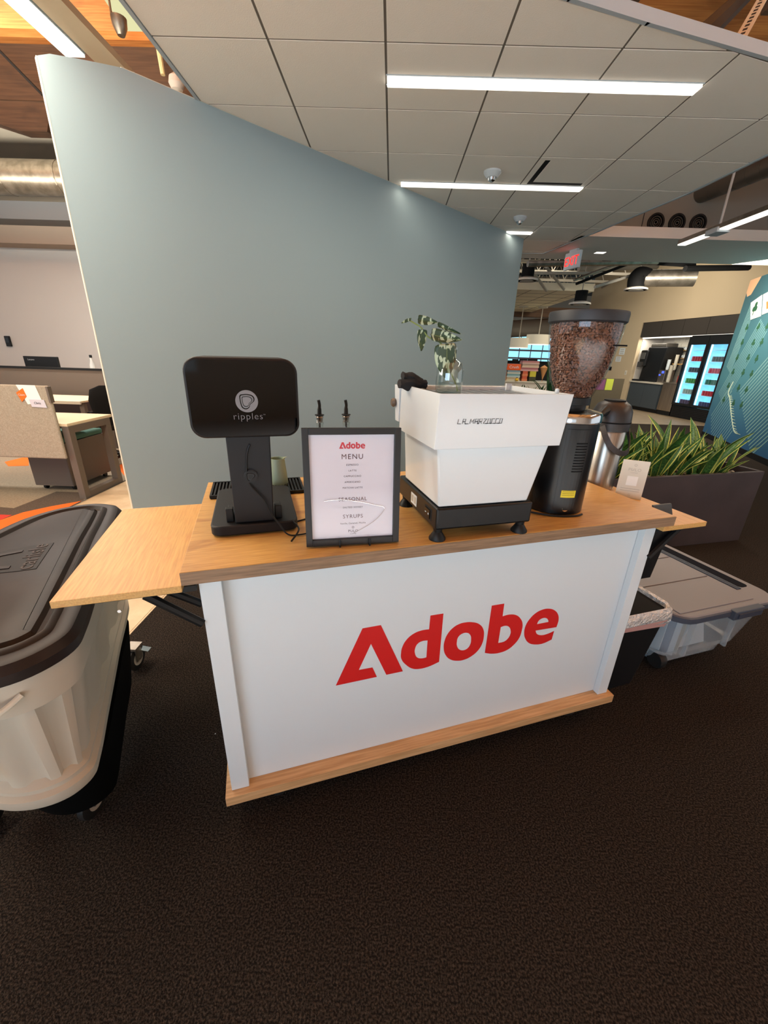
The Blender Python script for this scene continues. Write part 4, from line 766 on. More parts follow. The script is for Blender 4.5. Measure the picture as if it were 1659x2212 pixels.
# ---- espresso machine
t=CT('espresso_machine','white angular espresso machine seen from its rear, on a black base','coffee machine',.597,.915,T,rad(-1.5))
em=t
part('base',G().box(-.152,.0,.036,.148,.33,.10),mat('base_black',(14,15,17),.35,spec=.35),t,bevel=.006,smooth=True,seg=3)
for (x,y) in ((-.135,.022),(.130,.022),(-.135,.30),(.130,.30)): part('foot',G().lathe([(.0,.0),(.024,.0),(.024,.005),(.012,.024),(.014,.037)],(x,y,0),20),M_blk,t,smooth=True)
def slab4(xb0,xb1,xt0,xt1,yb0,yb1,yt0,yt1,z0,z1): return G().hexa([(xb0,yb0,z0),(xb1,yb0,z0),(xb1,yb1,z0),(xb0,yb1,z0)],[(xt0,yt0,z1),(xt1,yt0,z1),(xt1,yt1,z1),(xt0,yt1,z1)])
part('lower_body',slab4(-.146,.130,-.164,.170,.006,.29,.002,.27,.102,.272),M_white,t,bevel=.005,smooth=True,seg=3)
uz0,uz1=.268,.402
part('rear_panel',slab4(-.184,.180,-.182,.190,-.024,-.020,-.030,-.025,uz0,uz1),M_white,t,bevel=.001)
part('side_panel',slab4(-.184,-.179,-.182,-.177,-.020,.262,-.026,.262,uz0,uz1),M_white,t,bevel=.001); part('side_panel',slab4(.175,.180,.185,.190,-.020,.262,-.026,.262,uz0,uz1),M_white,t,bevel=.001)
part('upper_floor',slab4(-.179,.175,-.179,.175,-.020,.262,-.020,.262,uz0,uz0+.004),M_white,t)
part('cup_tray',G().box(-.176,-.024,.384,.180,.262,.388),mat('tray_steel',(120,124,128),.35,.7),t)
for k in range(9): part('tray_rib',G().box(-.15+k*.036,.02,.388,-.146+k*.036,.24,.391),M_chrome,t)
part('corner_post',G().box(-.186,.255,.388,-.166,.262,.408).box(.168,.255,.388,.188,.262,.408),M_white,t)
part('front_panel',slab4(-.186,.186,-.188,.192,.266,.300,.266,.312,.290,.398),M_white,t,bevel=.002)
part('lift_tab',G().lathe([(.005,0),(.006,.004),(.005,.012),(.0,.014)],(.160,.0,.401),12),M_white,t,smooth=True); part('steam_knob',G().lathe([(.0,.0),(.012,.0),(.014,-.006),(.010,-.012)],(-.188,.30,.345),16,'x'),mat('knob_brown',(96,78,62),.4),t,smooth=True)
part('power_switch',G().box(-.1535,.035,.050,-.150,.085,.084),M_blk,t,bevel=.001); part('switch_rocker',G().box(-.156,.042,.054,-.153,.078,.080),M_glossblk,t); part('switch_mark',G().box(-.1565,.048,.065,-.156,.052,.070).box(-.1565,.066,.066,-.156,.074,.068),M_panel,t)
part('rating_sticker',G().box(-.1528,.155,.048,-.152,.205,.082),M_panel,t); part('sticker_print',G().box(-.1531,.16,.055,-.1528,.175,.076).box(-.1531,.182,.055,-.1528,.200,.076),M_grey,t)
STK={'L':([[(0,1),(0,0),(.75,0)]],.75),'A':([[(0,0),(0,1),(.6,1),(.6,0)],[(0,.45),(.6,.45)]],.6),'M':([[(0,0),(0,1),(.4,.35),(.8,1),(.8,0)]],.8),'R':([[(0,0),(0,1),(.6,1),(.6,.45),(0,.45)],[(.3,.45),(.65,0)]],.65),'Z':([[(0,1),(.65,1),(0,0),(.65,0)]],.65),'O':([[(0,0),(0,1),(.6,1),(.6,0),(0,0)]],.6),'C':([[(.6,1),(0,1),(0,0),(.6,0)]],.6),'_':([[(-.28,0),(.5,0)]],.45)}
g=G(); x=0; hs_=.0115; tot=0; msg='LA_MARZOCCO'
for i,ch in enumerate(msg):
    st,wd_=STK[ch]
    for pl in st: g.tube([((x+a+.15*b)*hs_*1.12,0,b*hs_) for a,b in pl],.0007,6)
    nx=.36
    if ch in 'AZOC' and i<len(msg)-1: g.tube([((x+wd_)*hs_*1.12,0,0),((x+wd_+nx)*hs_*1.12,0,0)],.0009,6)
    x+=wd_+nx
o=part('maker_lettering',g,M_blk,t); o.scale=(.125/(x*hs_*1.12),1,1); o.location=(-.130,-.0285,.331)
# glass bottle with pothos cutting
vx,vy,vz=.473,.968,T+.391
t=CT('glass_vase','small clear apothecary bottle with water standing on the espresso machine','vase',vx,vy,vz,0)
M_vg=glass('vase_glass',(.93,.965,.955),.16)
part('bottle',G().lathe([(.0,.0),(.032,.0),(.034,.004),(.034,.062),(.028,.078),(.012,.088),(.0105,.104),(.0145,.108),(.0145,.113),(.0095,.113),(.009,.09),(.025,.077),(.031,.06),(.031,.006),(0,.005)],seg=40),M_vg,t,smooth=True)
part('water',G().lathe([(.0,.006),(.0305,.006),(.0305,.030),(0,.030)],seg=28),glass('water',(.97,.985,.985),.03),t,smooth=True)
M_poth=bpy.data.materials.new('pothos_leaf'); M_poth.use_nodes=True; nt_=M_poth.node_tree; b_=nt_.nodes['Principled BSDF']; b_.inputs['Roughness'].default_value=.42
tc_=nt_.nodes.new('ShaderNodeTexCoord'); mp_=nt_.nodes.new('ShaderNodeMapping'); mp_.inputs['Scale'].default_value=(1,1,.45); nt_.links.new(tc_.outputs['Object'],mp_.inputs[0]); n_=nt_.nodes.new('ShaderNodeTexNoise'); n_.inputs['Scale'].default_value=105; n_.inputs['Detail'].default_value=1.5; nt_.links.new(mp_.outputs[0],n_.inputs['Vector'])
r_=nt_.nodes.new('ShaderNodeValToRGB'); r_.color_ramp.elements[0].position=.54; r_.color_ramp.elements[1].position=.575; r_.color_ramp.elements[0].color=lin((44,66,44)); r_.color_ramp.elements[1].color=lin((172,188,160)); nt_.links.new(n_.outputs[0],r_.inputs[0]); nt_.links.new(r_.outputs[0],b_.inputs['Base Color'])
t=CT('pothos_cutting','variegated heart-leaved pothos cutting arching out of the glass bottle','plant',vx,vy,vz,0)
# outlines traced, stem and leaves placed on a plane through the bottle, each leaf cupped and offset in depth
def onv(u,v,dy=0): d=ray(u,v); k=(vy+dy)/d.dot(EY); P=d*k; return (P.dot(EX)-vx,dy,P.z-vz)
M_stem=mat('stem_green',(120,138,74),.5)
part('stem',G().tube(smooth_path([onv(988,845,0),onv(985,830,0),onv(972,800,-.004),onv(962,758,-.006),onv(948,738,-.004),onv(925,728,-.002),onv(910,708,.0),onv(895,698,.004),onv(884,692,.006)],5),.0017,8),M_stem,t,smooth=True)
def leaf(tip,base,wid,dy,label=None,cup=.12,roll=0,dtip=0):
    a=Vector(onv(*base,dy)); b=Vector(onv(*tip,dy+dtip)); ax=(b-a); L=ax.length; ax.normalize(); nrm=Vector((math.sin(roll)*.5,-1,.15)).normalized(); sd=ax.cross(nrm).normalized(); nrm=sd.cross(ax)
    w_=wid; rows=12; v=[];f=[]
    for i in range(rows+1):
        s=i/rows; prof=math.sin(PI*min(1,s**.62))**.8*(1-.12*s) if 0<s<1 else 0
        back=-.14*L*(math.sin(PI*min(1,s*2.2)) if s<.45 else 0)
        for j in range(-3,4):
            q=j/3; off=ax*(back*abs(q)**1.3)
            v.append(a+ax*L*s+sd*(q*w_/2*prof)+nrm*(cup*w_*(abs(q)**1.5)*(1 if abs(q)>0 else 0)-.05*L*math.sin(PI*s)*1.0)+off)
    for i in range(rows):
        for j in range(6): k=i*7+j; f.append((k,k+1,k+8,k+7))
    g=G(); g.add(v,f); o=part('leaf',g,M_poth,t,smooth=True); md_=o.modifiers.new('thick','SOLIDIFY'); md_.thickness=.0006
    part('midrib',G().tube([a+nrm*-.001,a+ax*L*.5+nrm*(-.05*L-.0008),b],.0006,5),M_stem,o)
leaf((968,823),(966,742),.062,-.022,cup=-.10); leaf((909,758),(912,712),.030,-.004,roll=.6); leaf((996,735),(930,722),.030,-.006,cup=.2); leaf((944,697),(902,690),.021,.0,cup=.2); leaf((994,722),(944,700),.012,.004,cup=.4); leaf((867,698),(884,690),.007,.0); leaf((888,687),(884,692),.006,0)
# folded black cloth
t=CT('folded_cloth','crumpled black cloth folded on the far left corner of the espresso machine','cloth',.440,1.12,T+.391,rad(0)); t.scale=(1.05,1.1,1.15)
random.seed(5)
def roll(y0,x0,x1,r,zc,n=9,seg=18):
    rings=[]
    for i in range(n+1):
        s=i/n; x=x0+(x1-x0)*s; rr=r*(.86+.22*math.sin(s*7+r*300))
        rings.append([(x,y0+rr*1.5*math.cos(2*PI*k/seg)*(1+.1*math.sin(3*k+i)),zc+rr*math.sin(2*PI*k/seg)*(1+.08*math.cos(5*k+i*1.7))) for k in range(seg)])
    return rings
M_cl=mat('cloth_black',(24,24,26),.95,bump=(900,.4),sheen=1)
part('lower_fold',G().loft(roll(0,-.045,.030,.016,.014)),M_cl,t,smooth=True); part('upper_fold',G().loft([[(p[0],p[1],p[2]-(p[0]+.04)*.25) for p in r] for r in roll(.004,-.035,.022,.014,.034)]),M_cl,t,smooth=True)
# ---- grinder
gx,gy=.978,1.10
t=CT('coffee_grinder','tall black cylindrical coffee grinder with chrome collar beside the espresso machine','grinder',gx,gy,T,0)
M_gb=mat('grinder_black',(9,10,12),.28,spec=.4)
part('body',G().lathe([(.090,.0),(.097,.004),(.0965,.012),(.0965,.300),(.093,.302)],seg=56),M_gb,t,smooth=True)
part('collar',G().lathe([(.097,.300),(.099,.302),(.099,.324),(.095,.330),(.06,.338),(.03,.342)],seg=56),M_chrome,t,smooth=True)
part('neck',G().lathe([(.045,.338),(.045,.350),(.055,.352),(.055,.374),(.050,.376)],seg=36),M_blk,t,smooth=True)
part('hopper',G().lathe([(.052,.373),(.058,.382),(.075,.42),(.089,.47),(.099,.53),(.1045,.570),(.1045,.590)],seg=56),glass('hopper_clear',(.90,.90,.92),.055,.04),t,smooth=True)
t.children[-1].data.polygons # open tube ends are capped thin discs
part('lid',G().lathe([(.106,.586),(.110,.590),(.1115,.611),(.110,.617),(.0,.618)],seg=56),mat('lid_black',(34,36,40),.5),t,smooth=True)
ga=rad(-126)   # the rear service strip faces the camera's right
def cyl(a,r,z): return (r*math.cos(a),r*math.sin(a),z)
def arcstrip(a0,a1,r0,r1,z0,z1,n=8): 
    g=G(); ring0=[cyl(a0+(a1-a0)*k/n,r1,0)[:2] for k in range(n+1)]+[cyl(a1-(a1-a0)*k/n,r0,0)[:2] for k in range(n+1)]
    return g.prism(ring0,z0,z1)
part('service_strip',arcstrip(ga-.05,ga+.75,.0975,.0990,.02,.285),M_gb,t)
for k in range(12): part('vent_slot',arcstrip(ga+.30,ga+.68,.0985,.0996,.150+k*.009,.154+k*.009,4),M_blkm,t)
part('dial',G().lathe([(.0,.0),(.017,.0),(.017,-.004),(0,-.004)],(0,0,0),20,'y'),M_blk,t); t.children[-1].location=cyl(ga+.45,.0985,.272); t.children[-1].rotation_euler=(0,0,ga+.45+PI/2)
part('warning_label',arcstrip(ga+.12,ga+.60,.0988,.0998,.064,.088,5),mat('label_yellow',(226,206,40),.5),t,label='yellow warning label')
for k in range(3): part('label_print',arcstrip(ga+.16,ga+.56,.0997,.1001,.0715+k*.006,.0728+k*.006,4),mat('label_ink',(90,80,20),.6),t)
for z,nm2 in ((.047,'switch'),(.024,'power_socket')):
    b2=part(nm2,G().lathe([(.0,.0),(.010,.0),(.009,-.004),(0,-.004)],(0,0,0),16,'y'),M_blk if nm2=='switch' else M_chrome,t); b2.location=cyl(ga+.36,.0985,z); b2.rotation_euler=(0,0,ga+.36+PI/2)
part('power_lead',G().tube(smooth_path([(-.14,-.04,.006),(-.07,-.095,.005),(.0,-.112,.004),(.035,-.108,.005)],6),.0035,8),M_blk,t,smooth=True)
# beans: one layer of single bean shapes around a dark core, far too many to count
prof=[(.050,.376),(.0555,.384),(.0725,.42),(.0865,.47),(.0965,.53),(.102,.570),(.102,.585)]
def rad_at(z):
    for (r0,z0),(r1,z1) in zip(prof,prof[1:]):
        if z0<=z<=z1: return r0+(r1-r0)*(z-z0)/(z1-z0)
    return prof[-1][0]
random.seed(21)
bean=[]; 
def bean_geo():
    v=[];f=[]; seg,rg=7,5
    for i in range(rg+1):
        th=PI*i/rg; r=math.sin(th)
        for k in range(seg):
            a=2*PI*k/seg; y=r*math.cos(a)*.72; z=r*math.sin(a)*.5
            if z<0: z*=.5
            if abs(math.cos(a))<.45 and z<0: z+=.22*r
            v.append((math.cos(th),y,z))
    for i in range(rg):
        for k in range(seg): f.append((i*seg+k,i*seg+(k+1)%seg,(i+1)*seg+(k+1)%seg,(i+1)*seg+k))
    return v,f
bv,bf=bean_geo(); g=G(); z=.378; vcol=[]
while z<.583:
    r=rad_at(z); n=int(2*PI*r/.0088)
    for k in range(n):
        a=2*PI*k/n+random.uniform(-.3,.3)*.08; rr=r-random.uniform(.0035,.007); s=random.uniform(.0048,.0062)
        c=Vector((rr*math.cos(a),rr*math.sin(a),z+random.uniform(-.002,.002)))
        M3=Matrix.Rotation(a,3,'Z')@Matrix.Rotation(random.choice((PI/2,-PI/2))+random.uniform(-.6,.6),3,'Y')@Matrix.Rotation(random.uniform(0,PI*2),3,'Z')
        g.add([c+M3@(Vector(p)*s) for p in bv],bf)
    z+=.0066
M_bean=mat('bean_brown',(124,82,60),.38,noise=(55,(82,52,36),(1,1,1),.35,.65))
bt_=single('coffee_beans',g,M_bean,'roasted brown coffee beans filling the clear grinder hopper','coffee beans',C(gx,gy,T),TH,kind='stuff',smooth=True)
part('bean_core',G().lathe([(r-.007,z) for r,z in prof],seg=32),mat('bean_dark',(38,22,15),.8),bt_)
# ---- air-pot on the right leaf
ax_,ay_=1.418,1.35
t=CT('airpot','stainless steel airpot with black pump lid standing on the right drop leaf','airpot',ax_,ay_,-.522,0)
part('body',G().lathe([(.060,.0),(.068,.004),(.068,.245),(.062,.256)],seg=48),M_steel,t,smooth=True)
part('lid',G().lathe([(.066,.250),(.076,.254),(.077,.285),(.076,.300),(.074,.330),(.062,.355),(.042,.369),(.0,.373)],seg=44),mat('lid_plastic',(40,35,34),.4),t,smooth=True)
part('pump_button',G().lathe([(.040,.369),(.042,.374),(.0,.378)],seg=28),M_blk,t,smooth=True)
part('lid_seam',G().lathe([(.0775,.284),(.0778,.287),(.0775,.290)],seg=40),M_blkm,t)
sp=rad(165); part('spout',G().tube([(-.05,-.02,.335),(-.085,-.035,.325),(-.115,-.045,.31)],.012,10,rs=[.022,.014,.009]),M_blk,t,smooth=True)
ha=[(-.072,-.035,.275),(-.070,-.060,.235),(-.052,-.085,.195),(-.010,-.100,.172),(.040,-.085,.178),(.070,-.050,.215),(.080,-.01,.27)]
pts=smooth_path(ha,6); g=G(); rings=[]
for i,p in enumerate(pts):
    tt=(pts[min(i+1,len(pts)-1)]-pts[max(i-1,0)]).normalized(); o_=Vector((p.x,p.y,0)).normalized(); s_=tt.cross(o_).normalized(); rings.append([p+s_*.011+o_*.002,p-s_*.011+o_*.002,p-s_*.011-o_*.002,p+s_*.011-o_*.002])
part('carry_handle',g.loft(rings),mat('strap_black',(44,36,34),.5),t,bevel=.001); part('latch',G().box(.070,-.02,.265,.088,.02,.302),M_blk,t,bevel=.004)
# ---- acrylic sign (QR square left blank)
t=CT('tabletop_sign','pale upright tabletop sign printed with a small ring mark beside the airpot','sign',1.425,1.185,-.522,rad(-42))
part('card',G().box(-.047,0,.0,.047,.003,.158),mat('sign_pale',(206,200,186),.4),t,bevel=.001); part('foot',G().box(-.03,-.0,.0,.03,.05,.003),M_cream,t)
text('PULO',.0165,M_grey,t,'sign_lettering',(0,-.0006,.115),(PI/2,0,0),1.15,.0001); text('COFFEE',.006,M_grey,t,'sign_lettering',(0,-.0006,.106),(PI/2,0,0),1.3,.0001)
a=filled('ring_mark',[circ(0,0,.005),circ(0,0,.0032)],M_grey,t,.0001); a.location=(0,-.0006,.139); a.rotation_euler=(PI/2,0,0)
part('blank_square',G().box(-.019,-.0008,.055,.019,-.0002,.093),mat('sign_white',(228,226,220),.5),t)
for k in range(2): part('printed_line',G().box(-.034,-.0007,.040-k*.009,.034,-.0002,.0425-k*.009),M_grey,t)
text('G',.013,M_grey,t,'sign_lettering',(.002,-.0006,.012),(PI/2,0,0),1.0,.0001)
# ================================================================== BESIDE THE CART
Z0=-HC
# trash can with liner
t=thing('trash_can','black wastebasket lined with a shiny silver bag behind the right cart panel','trash can',C(1.512,1.165,Z0),TH)
def tap(a0,b0,z0,a1,b1,z1,r=.03): return [[(x*a0,y*b0,z0) for x,y in rrect(-1,-1,1,1,.25)],[(x*a1,y*b1,z1) for x,y in rrect(-1,-1,1,1,.25)]]
part('bin_body',G().loft(tap(.115,.10,0,.160,.135,.425)),M_blkm,t,smooth=True)
M_bag=mat('bag_silver',(214,212,208),.2,.4,bump=(60,1.0,.02)); M_bagp=cloudy('bag_pink',(224,170,160),.9,.35)
rg=[]
random.seed(9)
base=rrect(-1,-1,1,1,.25)
for s,z,jit in ((1.03,.395,.0),(1.10,.372,.03),(1.13,.395,.04),(1.11,.428,.03),(1.04,.444,.02),(.97,.438,.02),(.93,.40,.03),(.90,.33,.03)):
    rg.append([(x*.155*s*(1+random.uniform(-jit,jit)),y*.130*s*(1+random.uniform(-jit,jit)),z+random.uniform(-jit,jit)*.25) for x,y in base])
part('bag_rim',G().loft(rg,cap=False),M_bag,t,smooth=True,label='shiny silver bag rim')
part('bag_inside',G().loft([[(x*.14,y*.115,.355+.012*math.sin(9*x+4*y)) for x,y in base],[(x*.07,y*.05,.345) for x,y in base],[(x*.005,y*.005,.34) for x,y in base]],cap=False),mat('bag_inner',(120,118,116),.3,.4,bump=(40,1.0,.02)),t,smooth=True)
part('bag_hem',G().loft([[(x*.158*1.03,y*.133*1.03,.35+.012*math.sin(5*x+7*y)) for x,y in base],[(x*.160*1.09,y*.135*1.09,.392) for x,y in base]],cap=False),M_bagp,t,smooth=True,label='pink drawstring hem')
# storage tote
tx0,tx1,ty0,ty1=1.70,2.37,1.0,1.85; tcx,tcy=(tx0+tx1)/2,(ty0+ty1)/2; hw,hd_=(tx1-tx0)/2,(ty1-ty0)/2
t=thing('storage_tote','large clear plastic storage tote with grey latched lid on the carpet right of the cart','storage tote',C(tcx,tcy,Z0),TH)
M_tote=cloudy('tote_clear',(200,208,212),.34,.2)
def rr(a,b,z,r=.06): return [(x,y,z) for x,y in rrect(-a,-b,a,b,r,5)]
part('tub',G().loft([rr(hw-.12,hd_-.12,.02),rr(hw-.11,hd_-.11,.03),rr(hw-.10,hd_-.10,.10),rr(hw-.075,hd_-.075,.105),rr(hw-.03,hd_-.03,.345)],cap=False),M_tote,t,smooth=True); part('tub_floor',G().loft([rr(hw-.12,hd_-.12,.02),rr(hw-.12,hd_-.12,.024)]),M_tote,t)
M_lid=mat('tote_lid',(120,118,122),.5); M_lide=mat('tote_edge',(66,72,84),.45)
ld=part('lid',G().loft([rr(hw-.02,hd_-.02,.345,.09),rr(hw,hd_,.352,.1),rr(hw,hd_,.378,.1),rr(hw-.008,hd_-.008,.385,.095)]),M_lide,t,smooth=True,label='grey latched lid')
part('lid_top',G().loft([rr(hw-.006,hd_-.006,.3835,.095),rr(hw-.012,hd_-.012,.388,.09)]),M_lid,ld,smooth=True)
# raised plates with seams, long handle slot along the right side
ys=[-hd_+.035,-.17,.05,.25,hd_-.035]
for a_,b_ in zip(ys,ys[1:]): part('lid_plate',G().box(-hw+.04,a_+.004,.387,hw-.155,b_-.004,.393),M_lid,ld,bevel=.003)
part('slot_channel',G().prism([(x,y) for x,y in rrect(hw-.105,-hd_+.13,hw-.045,hd_-.13,.02)],.386,.3895),mat('slot_dark',(20,22,30),.9,spec=.1),ld)
for k in range(3): part('channel_ridge',G().box(hw-.145+k*.011,-hd_+.12,.387,hw-.139+k*.011,hd_-.12,.394),M_lide,ld)
lt=part('latch',G().box(-.02,-hd_-.018,.34,.17,-hd_+.02,.386),M_lide,t,bevel=.004); part('latch_clip',G().box(.0,-hd_-.024,.352,.15,-hd_-.018,.374),mat('latch_dark',(54,60,74),.4),lt)
for sx in (-1,1): part('wheel',G().lathe([(.0,-.02),(.04,-.02),(.044,-.012),(.044,.012),(.04,.02),(0,.02)],(sx*(hw-.13),-hd_+.125,.045),22,'x'),M_rub,t,smooth=True) if sx<0 else None
part('corner_rib',G().box(.14,-hd_+.055,.10,.152,-hd_+.075,.33).box(-.14,-hd_+.055,.10,-.13,-hd_+.075,.33),M_tote,t)
# what shows through the tub
tt=thing('paper_bag_bundle','crumpled white paper bags seen through the left half of the clear tote','bag',C(tcx-.08,tcy-.19,Z0+.03),TH)
random.seed(2)
for k in range(4):
    x=-.12+k*.045; part('bag_sheet',G().loft([[(x+.02*math.sin(3*s+k)-.0,-.10+s*.05,zz) for s in range(5)]+[(x+.006+.02*math.sin(3*s+k),-.10+s*.05,zz) for s in reversed(range(5))] for zz in (0,.09,.18,.27)]),(M_panel,mat('bag_bluegrey',(120,132,150),.6),M_panel,M_cream)[k],tt)
tt=thing('white_dustpan','white cone-shaped plastic item standing inside the clear tote','item',C(tcx+.09,tcy-.24,Z0+.03),TH)
part('cone_body',G().loft([[(-.10,-.015,0),(.10,-.015,0),(.10,.015,0),(-.10,.015,0)],[(-.02,-.008,.21),(.02,-.008,.21),(.02,.008,.21),(-.02,.008,.21)]]),M_panel,tt,bevel=.004); part('cone_neck',G().lathe([(.016,.21),(.012,.25),(.006,.29)],seg=12),M_cream,tt,smooth=True)
# slim black bin hooked under the right leaf, its grey lip standing above the leaf
t=thing('black_bin','slim tapered black bin hung below the right drop leaf, grey lip above','bin',C(1.375,1.10,-HC),TH)
part('bin_shell',G().loft([[(x*.046+.003,y*.080-.03,HC-0.78) for x,y in base],[(x*.042-.012,y*.098-.045,HC-.5415) for x,y in base]]),mat('bin_black',(16,16,17),.4),t,smooth=True)
part('lip',G().hexa([(-.03,-.105,HC-.5215),(.062,-.105,HC-.5215),(.062,-.098,HC-.5215),(-.03,-.098,HC-.5215)],[(-.03,-.092,HC-.482),(.058,-.092,HC-.482),(.058,-.085,HC-.482),(-.03,-.085,HC-.482)]),mat('lip_grey',(58,62,64),.5),t,bevel=.001,label='dark grey lip')
# ================================================================== ICE CADDY at the left
oz=.842
OUT=[(-1.07,1.491),(-1.123,1.523),(-1.207,1.525),(-1.295,1.46),(-1.34,1.36),(-1.345,1.238),(-1.33,1.05),(-1.27,.86),(-1.17,.70),(-1.03,.605),(-.90,.575),(-.80,.590),(-.728,.640),(-.698,.720),(-.725,.80),(-.79,.930),(-.865,1.08),(-.94,1.23),(-1.01,1.38)]
OUT=[(p.x,p.y) for p in smooth_path([(x,y,0) for x,y in OUT],5,closed=True)]
ocx=sum(p[0] for p in OUT)/len(OUT); ocy=sum(p[1] for p in OUT)/len(OUT)
if sum(a[0]*b[1]-b[0]*a[1] for a,b in zip(OUT,OUT[1:]+OUT[:1]))<0: OUT.reverse()
def ofs(d,z,fl=None):
    n=len(OUT); r=[]
    for i in range(n):
        a=Vector(OUT[i-1]);b=Vector(OUT[(i+1)%n]); tg=(b-a).normalized(); nn=Vector((tg.y,-tg.x)); e=d+(fl(i) if fl else 0)
        r.append((OUT[i][0]+nn.x*e-ocx,OUT[i][1]+nn.y*e-ocy,z))
    return r
t=thing('ice_caddy','large off-white rolling ice caddy with dark brown embossed lid at the left','ice caddy',(ocx,ocy,0))
M_lidb=mat('caddy_lid',(30,23,21),.45,spec=.22,noise=(9,(40,32,29),(1,1,1),.4,.65),bump=(14,.05)); M_body=mat('caddy_body',(180,172,156),.55)
lid=part('lid',G().loft([ofs(-.012,oz-.060),ofs(0,oz-.055),ofs(.002,oz-.030),ofs(-.010,oz-.012),ofs(-.028,oz-.006),ofs(-.045,oz-.010),ofs(-.052,oz-.004),ofs(-.060,oz-.002),ofs(-.068,oz-.012),ofs(-.078,oz-.014),ofs(-.086,oz-.004),ofs(-.10,oz)]),M_lidb,t,smooth=True,label='dark brown lid')
# embossed badge on the lid
e1=Vector((-1.058-.0,1.139-.0)); e2=Vector((-.981,.977)); mid=(e1+e2)/2; ud=(e1-e2).normalized(); vd=Vector((-ud.y,ud.x))   # vd points away from the flat end
def badge(a,b): p=mid+ud*a+vd*b; return (p.x-ocx,p.y-ocy)
hwid=(e1-e2).length/2
prof_b=[(-hwid,0),(hwid,0),(hwid*.98,.05),(hwid*.86,.11),(hwid*.62,.17),(hwid*.3,.21),(0,.222),(-hwid*.3,.21),(-hwid*.62,.17),(-hwid*.86,.11),(-hwid*.98,.05)]
bg=part('badge',G().prism([badge(*p) for p in prof_b],oz-.001,oz+.0015),mat('badge_dark',(16,12,11),.5,spec=.2),lid,bevel=.001)
part('badge_arch',G().prism([badge(a,b) for a,b in [(-hwid*.72,.068),(-hwid*.66,.11),(-hwid*.45,.155),(-hwid*.1,.185),(hwid*.25,.175),(hwid*.52,.13),(hwid*.62,.068),(hwid*.48,.068),(hwid*.38,.11),(hwid*.12,.145),(-hwid*.1,.15),(-hwid*.34,.128),(-hwid*.5,.09),(-hwid*.54,.068)]],oz+.0015,oz+.0035),M_lidb,lid)
tx=text('carlisle',.062,mat('badge_letter',(60,50,46),.5,spec=.2),lid,'badge_lettering',(*badge(0,.012),oz+.0015),(0,0,math.atan2(ud.y,ud.x)),1.0,.0012)
def sc(f,z): return [((p[0]-ocx)*f,(p[1]-ocy)*f,z) for p in OUT]
def flute(i): 
    return (-.010,-.010,-.010,-.001,.0,-.001)[i%6] 
zb=.365
part('tub_band',G().loft([ofs(-.028,oz-.155),ofs(-.020,oz-.150),ofs(-.014,oz-.10),ofs(-.012,oz-.058)],cap=False),M_body,t,smooth=True)
part('tub_wall',G().loft([ofs(-.066,zb+.055,flute),ofs(-.066,zb+.08,flute),ofs(-.034,oz-.16,flute),ofs(-.036,oz-.150)],cap=False),M_body,t,smooth=True)
part('base_rim',G().loft([ofs(-.09,zb),ofs(-.058,zb),ofs(-.050,zb+.012),ofs(-.048,zb+.04),ofs(-.060,zb+.048),ofs(-.058,zb+.062),ofs(-.078,zb+.078)]),M_body,t,smooth=True)
part('skid',G().loft([sc(.58,.12),sc(.64,.2),sc(.74,zb)]),mat('skid_black',(8,8,8),1,spec=.05),t,smooth=True)
def cadd(x,y): return (x-ocx,y-ocy)
def hook_pts(): 
    return None
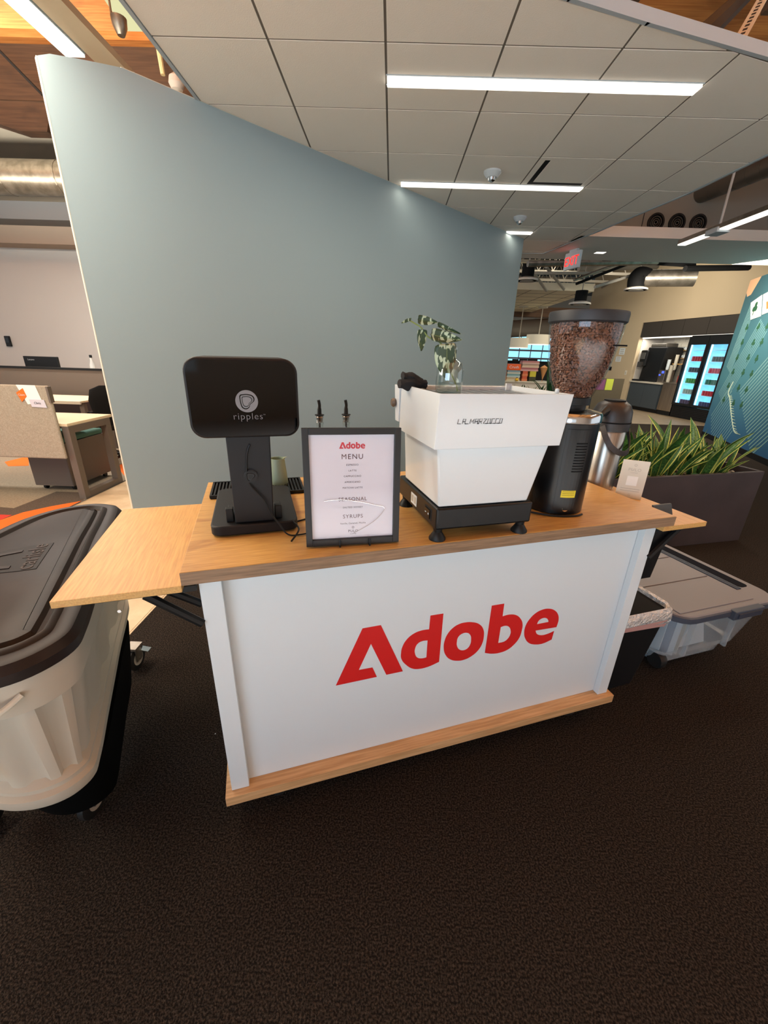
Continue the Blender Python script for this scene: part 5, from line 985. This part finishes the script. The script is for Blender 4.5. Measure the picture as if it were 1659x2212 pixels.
# towing handle, hanging loop moulded under the lid
near=[Vector((-.93,.60)),Vector((-.85,.600)),Vector((-.78,.635)),Vector((-.735,.70))]
hp=[(cadd(-.99,.590)+(oz-.125,)),(cadd(-.935,.562)+(oz-.128,)),(cadd(-.88,.548)+(oz-.128,)),(cadd(-.82,.560)+(oz-.122,)),(cadd(-.775,.595)+(oz-.112,)),(cadd(-.752,.630)+(oz-.095,))]
part('moulded_handle',G().tube(smooth_path(hp,5),.0065,10),M_cream,t,smooth=True)
a=cadd(-.955,.56); part('lid_latch',G().box(a[0]-.055,a[1]-.012,.50,a[0]+.045,a[1]+.03,.64).box(a[0]-.035,a[1]-.022,.51,a[0]+.025,a[1]-.012,.60),mat('latch_brown',(54,36,32),.4),t,bevel=.008)
for (x,y,b_) in ((-1.166,1.50,.5),(-.925,.86,-.3),(-1.33,1.30,.2),(-1.22,.80,0)):
    a=cadd(x,y); cs=part('caster',G().box(a[0]-.028,a[1]-.028,.118,a[0]+.028,a[1]+.028,.130).hexa([(a[0]-.02,a[1]-.02,.05),(a[0]-.016,a[1]-.02,.05),(a[0]-.016,a[1]+.02,.05),(a[0]-.02,a[1]+.02,.05)],[(a[0]-.02,a[1]-.024,.12),(a[0]-.016,a[1]-.024,.12),(a[0]-.016,a[1]+.024,.12),(a[0]-.02,a[1]+.024,.12)]).box(a[0]+.016,a[1]-.02,.05,a[0]+.02,a[1]+.02,.12),M_galv,t)
    part('wheel',G().lathe([(.0,-.012),(.05,-.013),(.058,-.009),(.058,.009),(.05,.013),(0,.012)],(a[0],a[1],.0585),26,'x'),M_rub,cs,smooth=True); part('hub',G().lathe([(.034,-.0135),(.034,.0135)],(a[0],a[1],.0585),22,'x'),M_grey,cs); part('axle',G().lathe([(.008,-.022),(.008,.022)],(a[0],a[1],.0585),10,'x'),M_chrome,cs)
    part('brake_pedal',G().hexa([(a[0]+.0,a[1]+.02,.085),(a[0]+.05,a[1]+.02,.075),(a[0]+.05,a[1]+.05,.075),(a[0],a[1]+.05,.085)],[(a[0]+.0,a[1]+.02,.09),(a[0]+.05,a[1]+.02,.08),(a[0]+.05,a[1]+.05,.08),(a[0],a[1]+.05,.09)]),M_chrome,cs)
# tiny paper scrap on the carpet
single('paper_scrap',G().prism([(0,0),(.006,.001),(.004,.005)],0,.001),M_panel,'tiny white scrap on the dark carpet left of the cart','scrap',tuple(at_z(463,1586,0)))
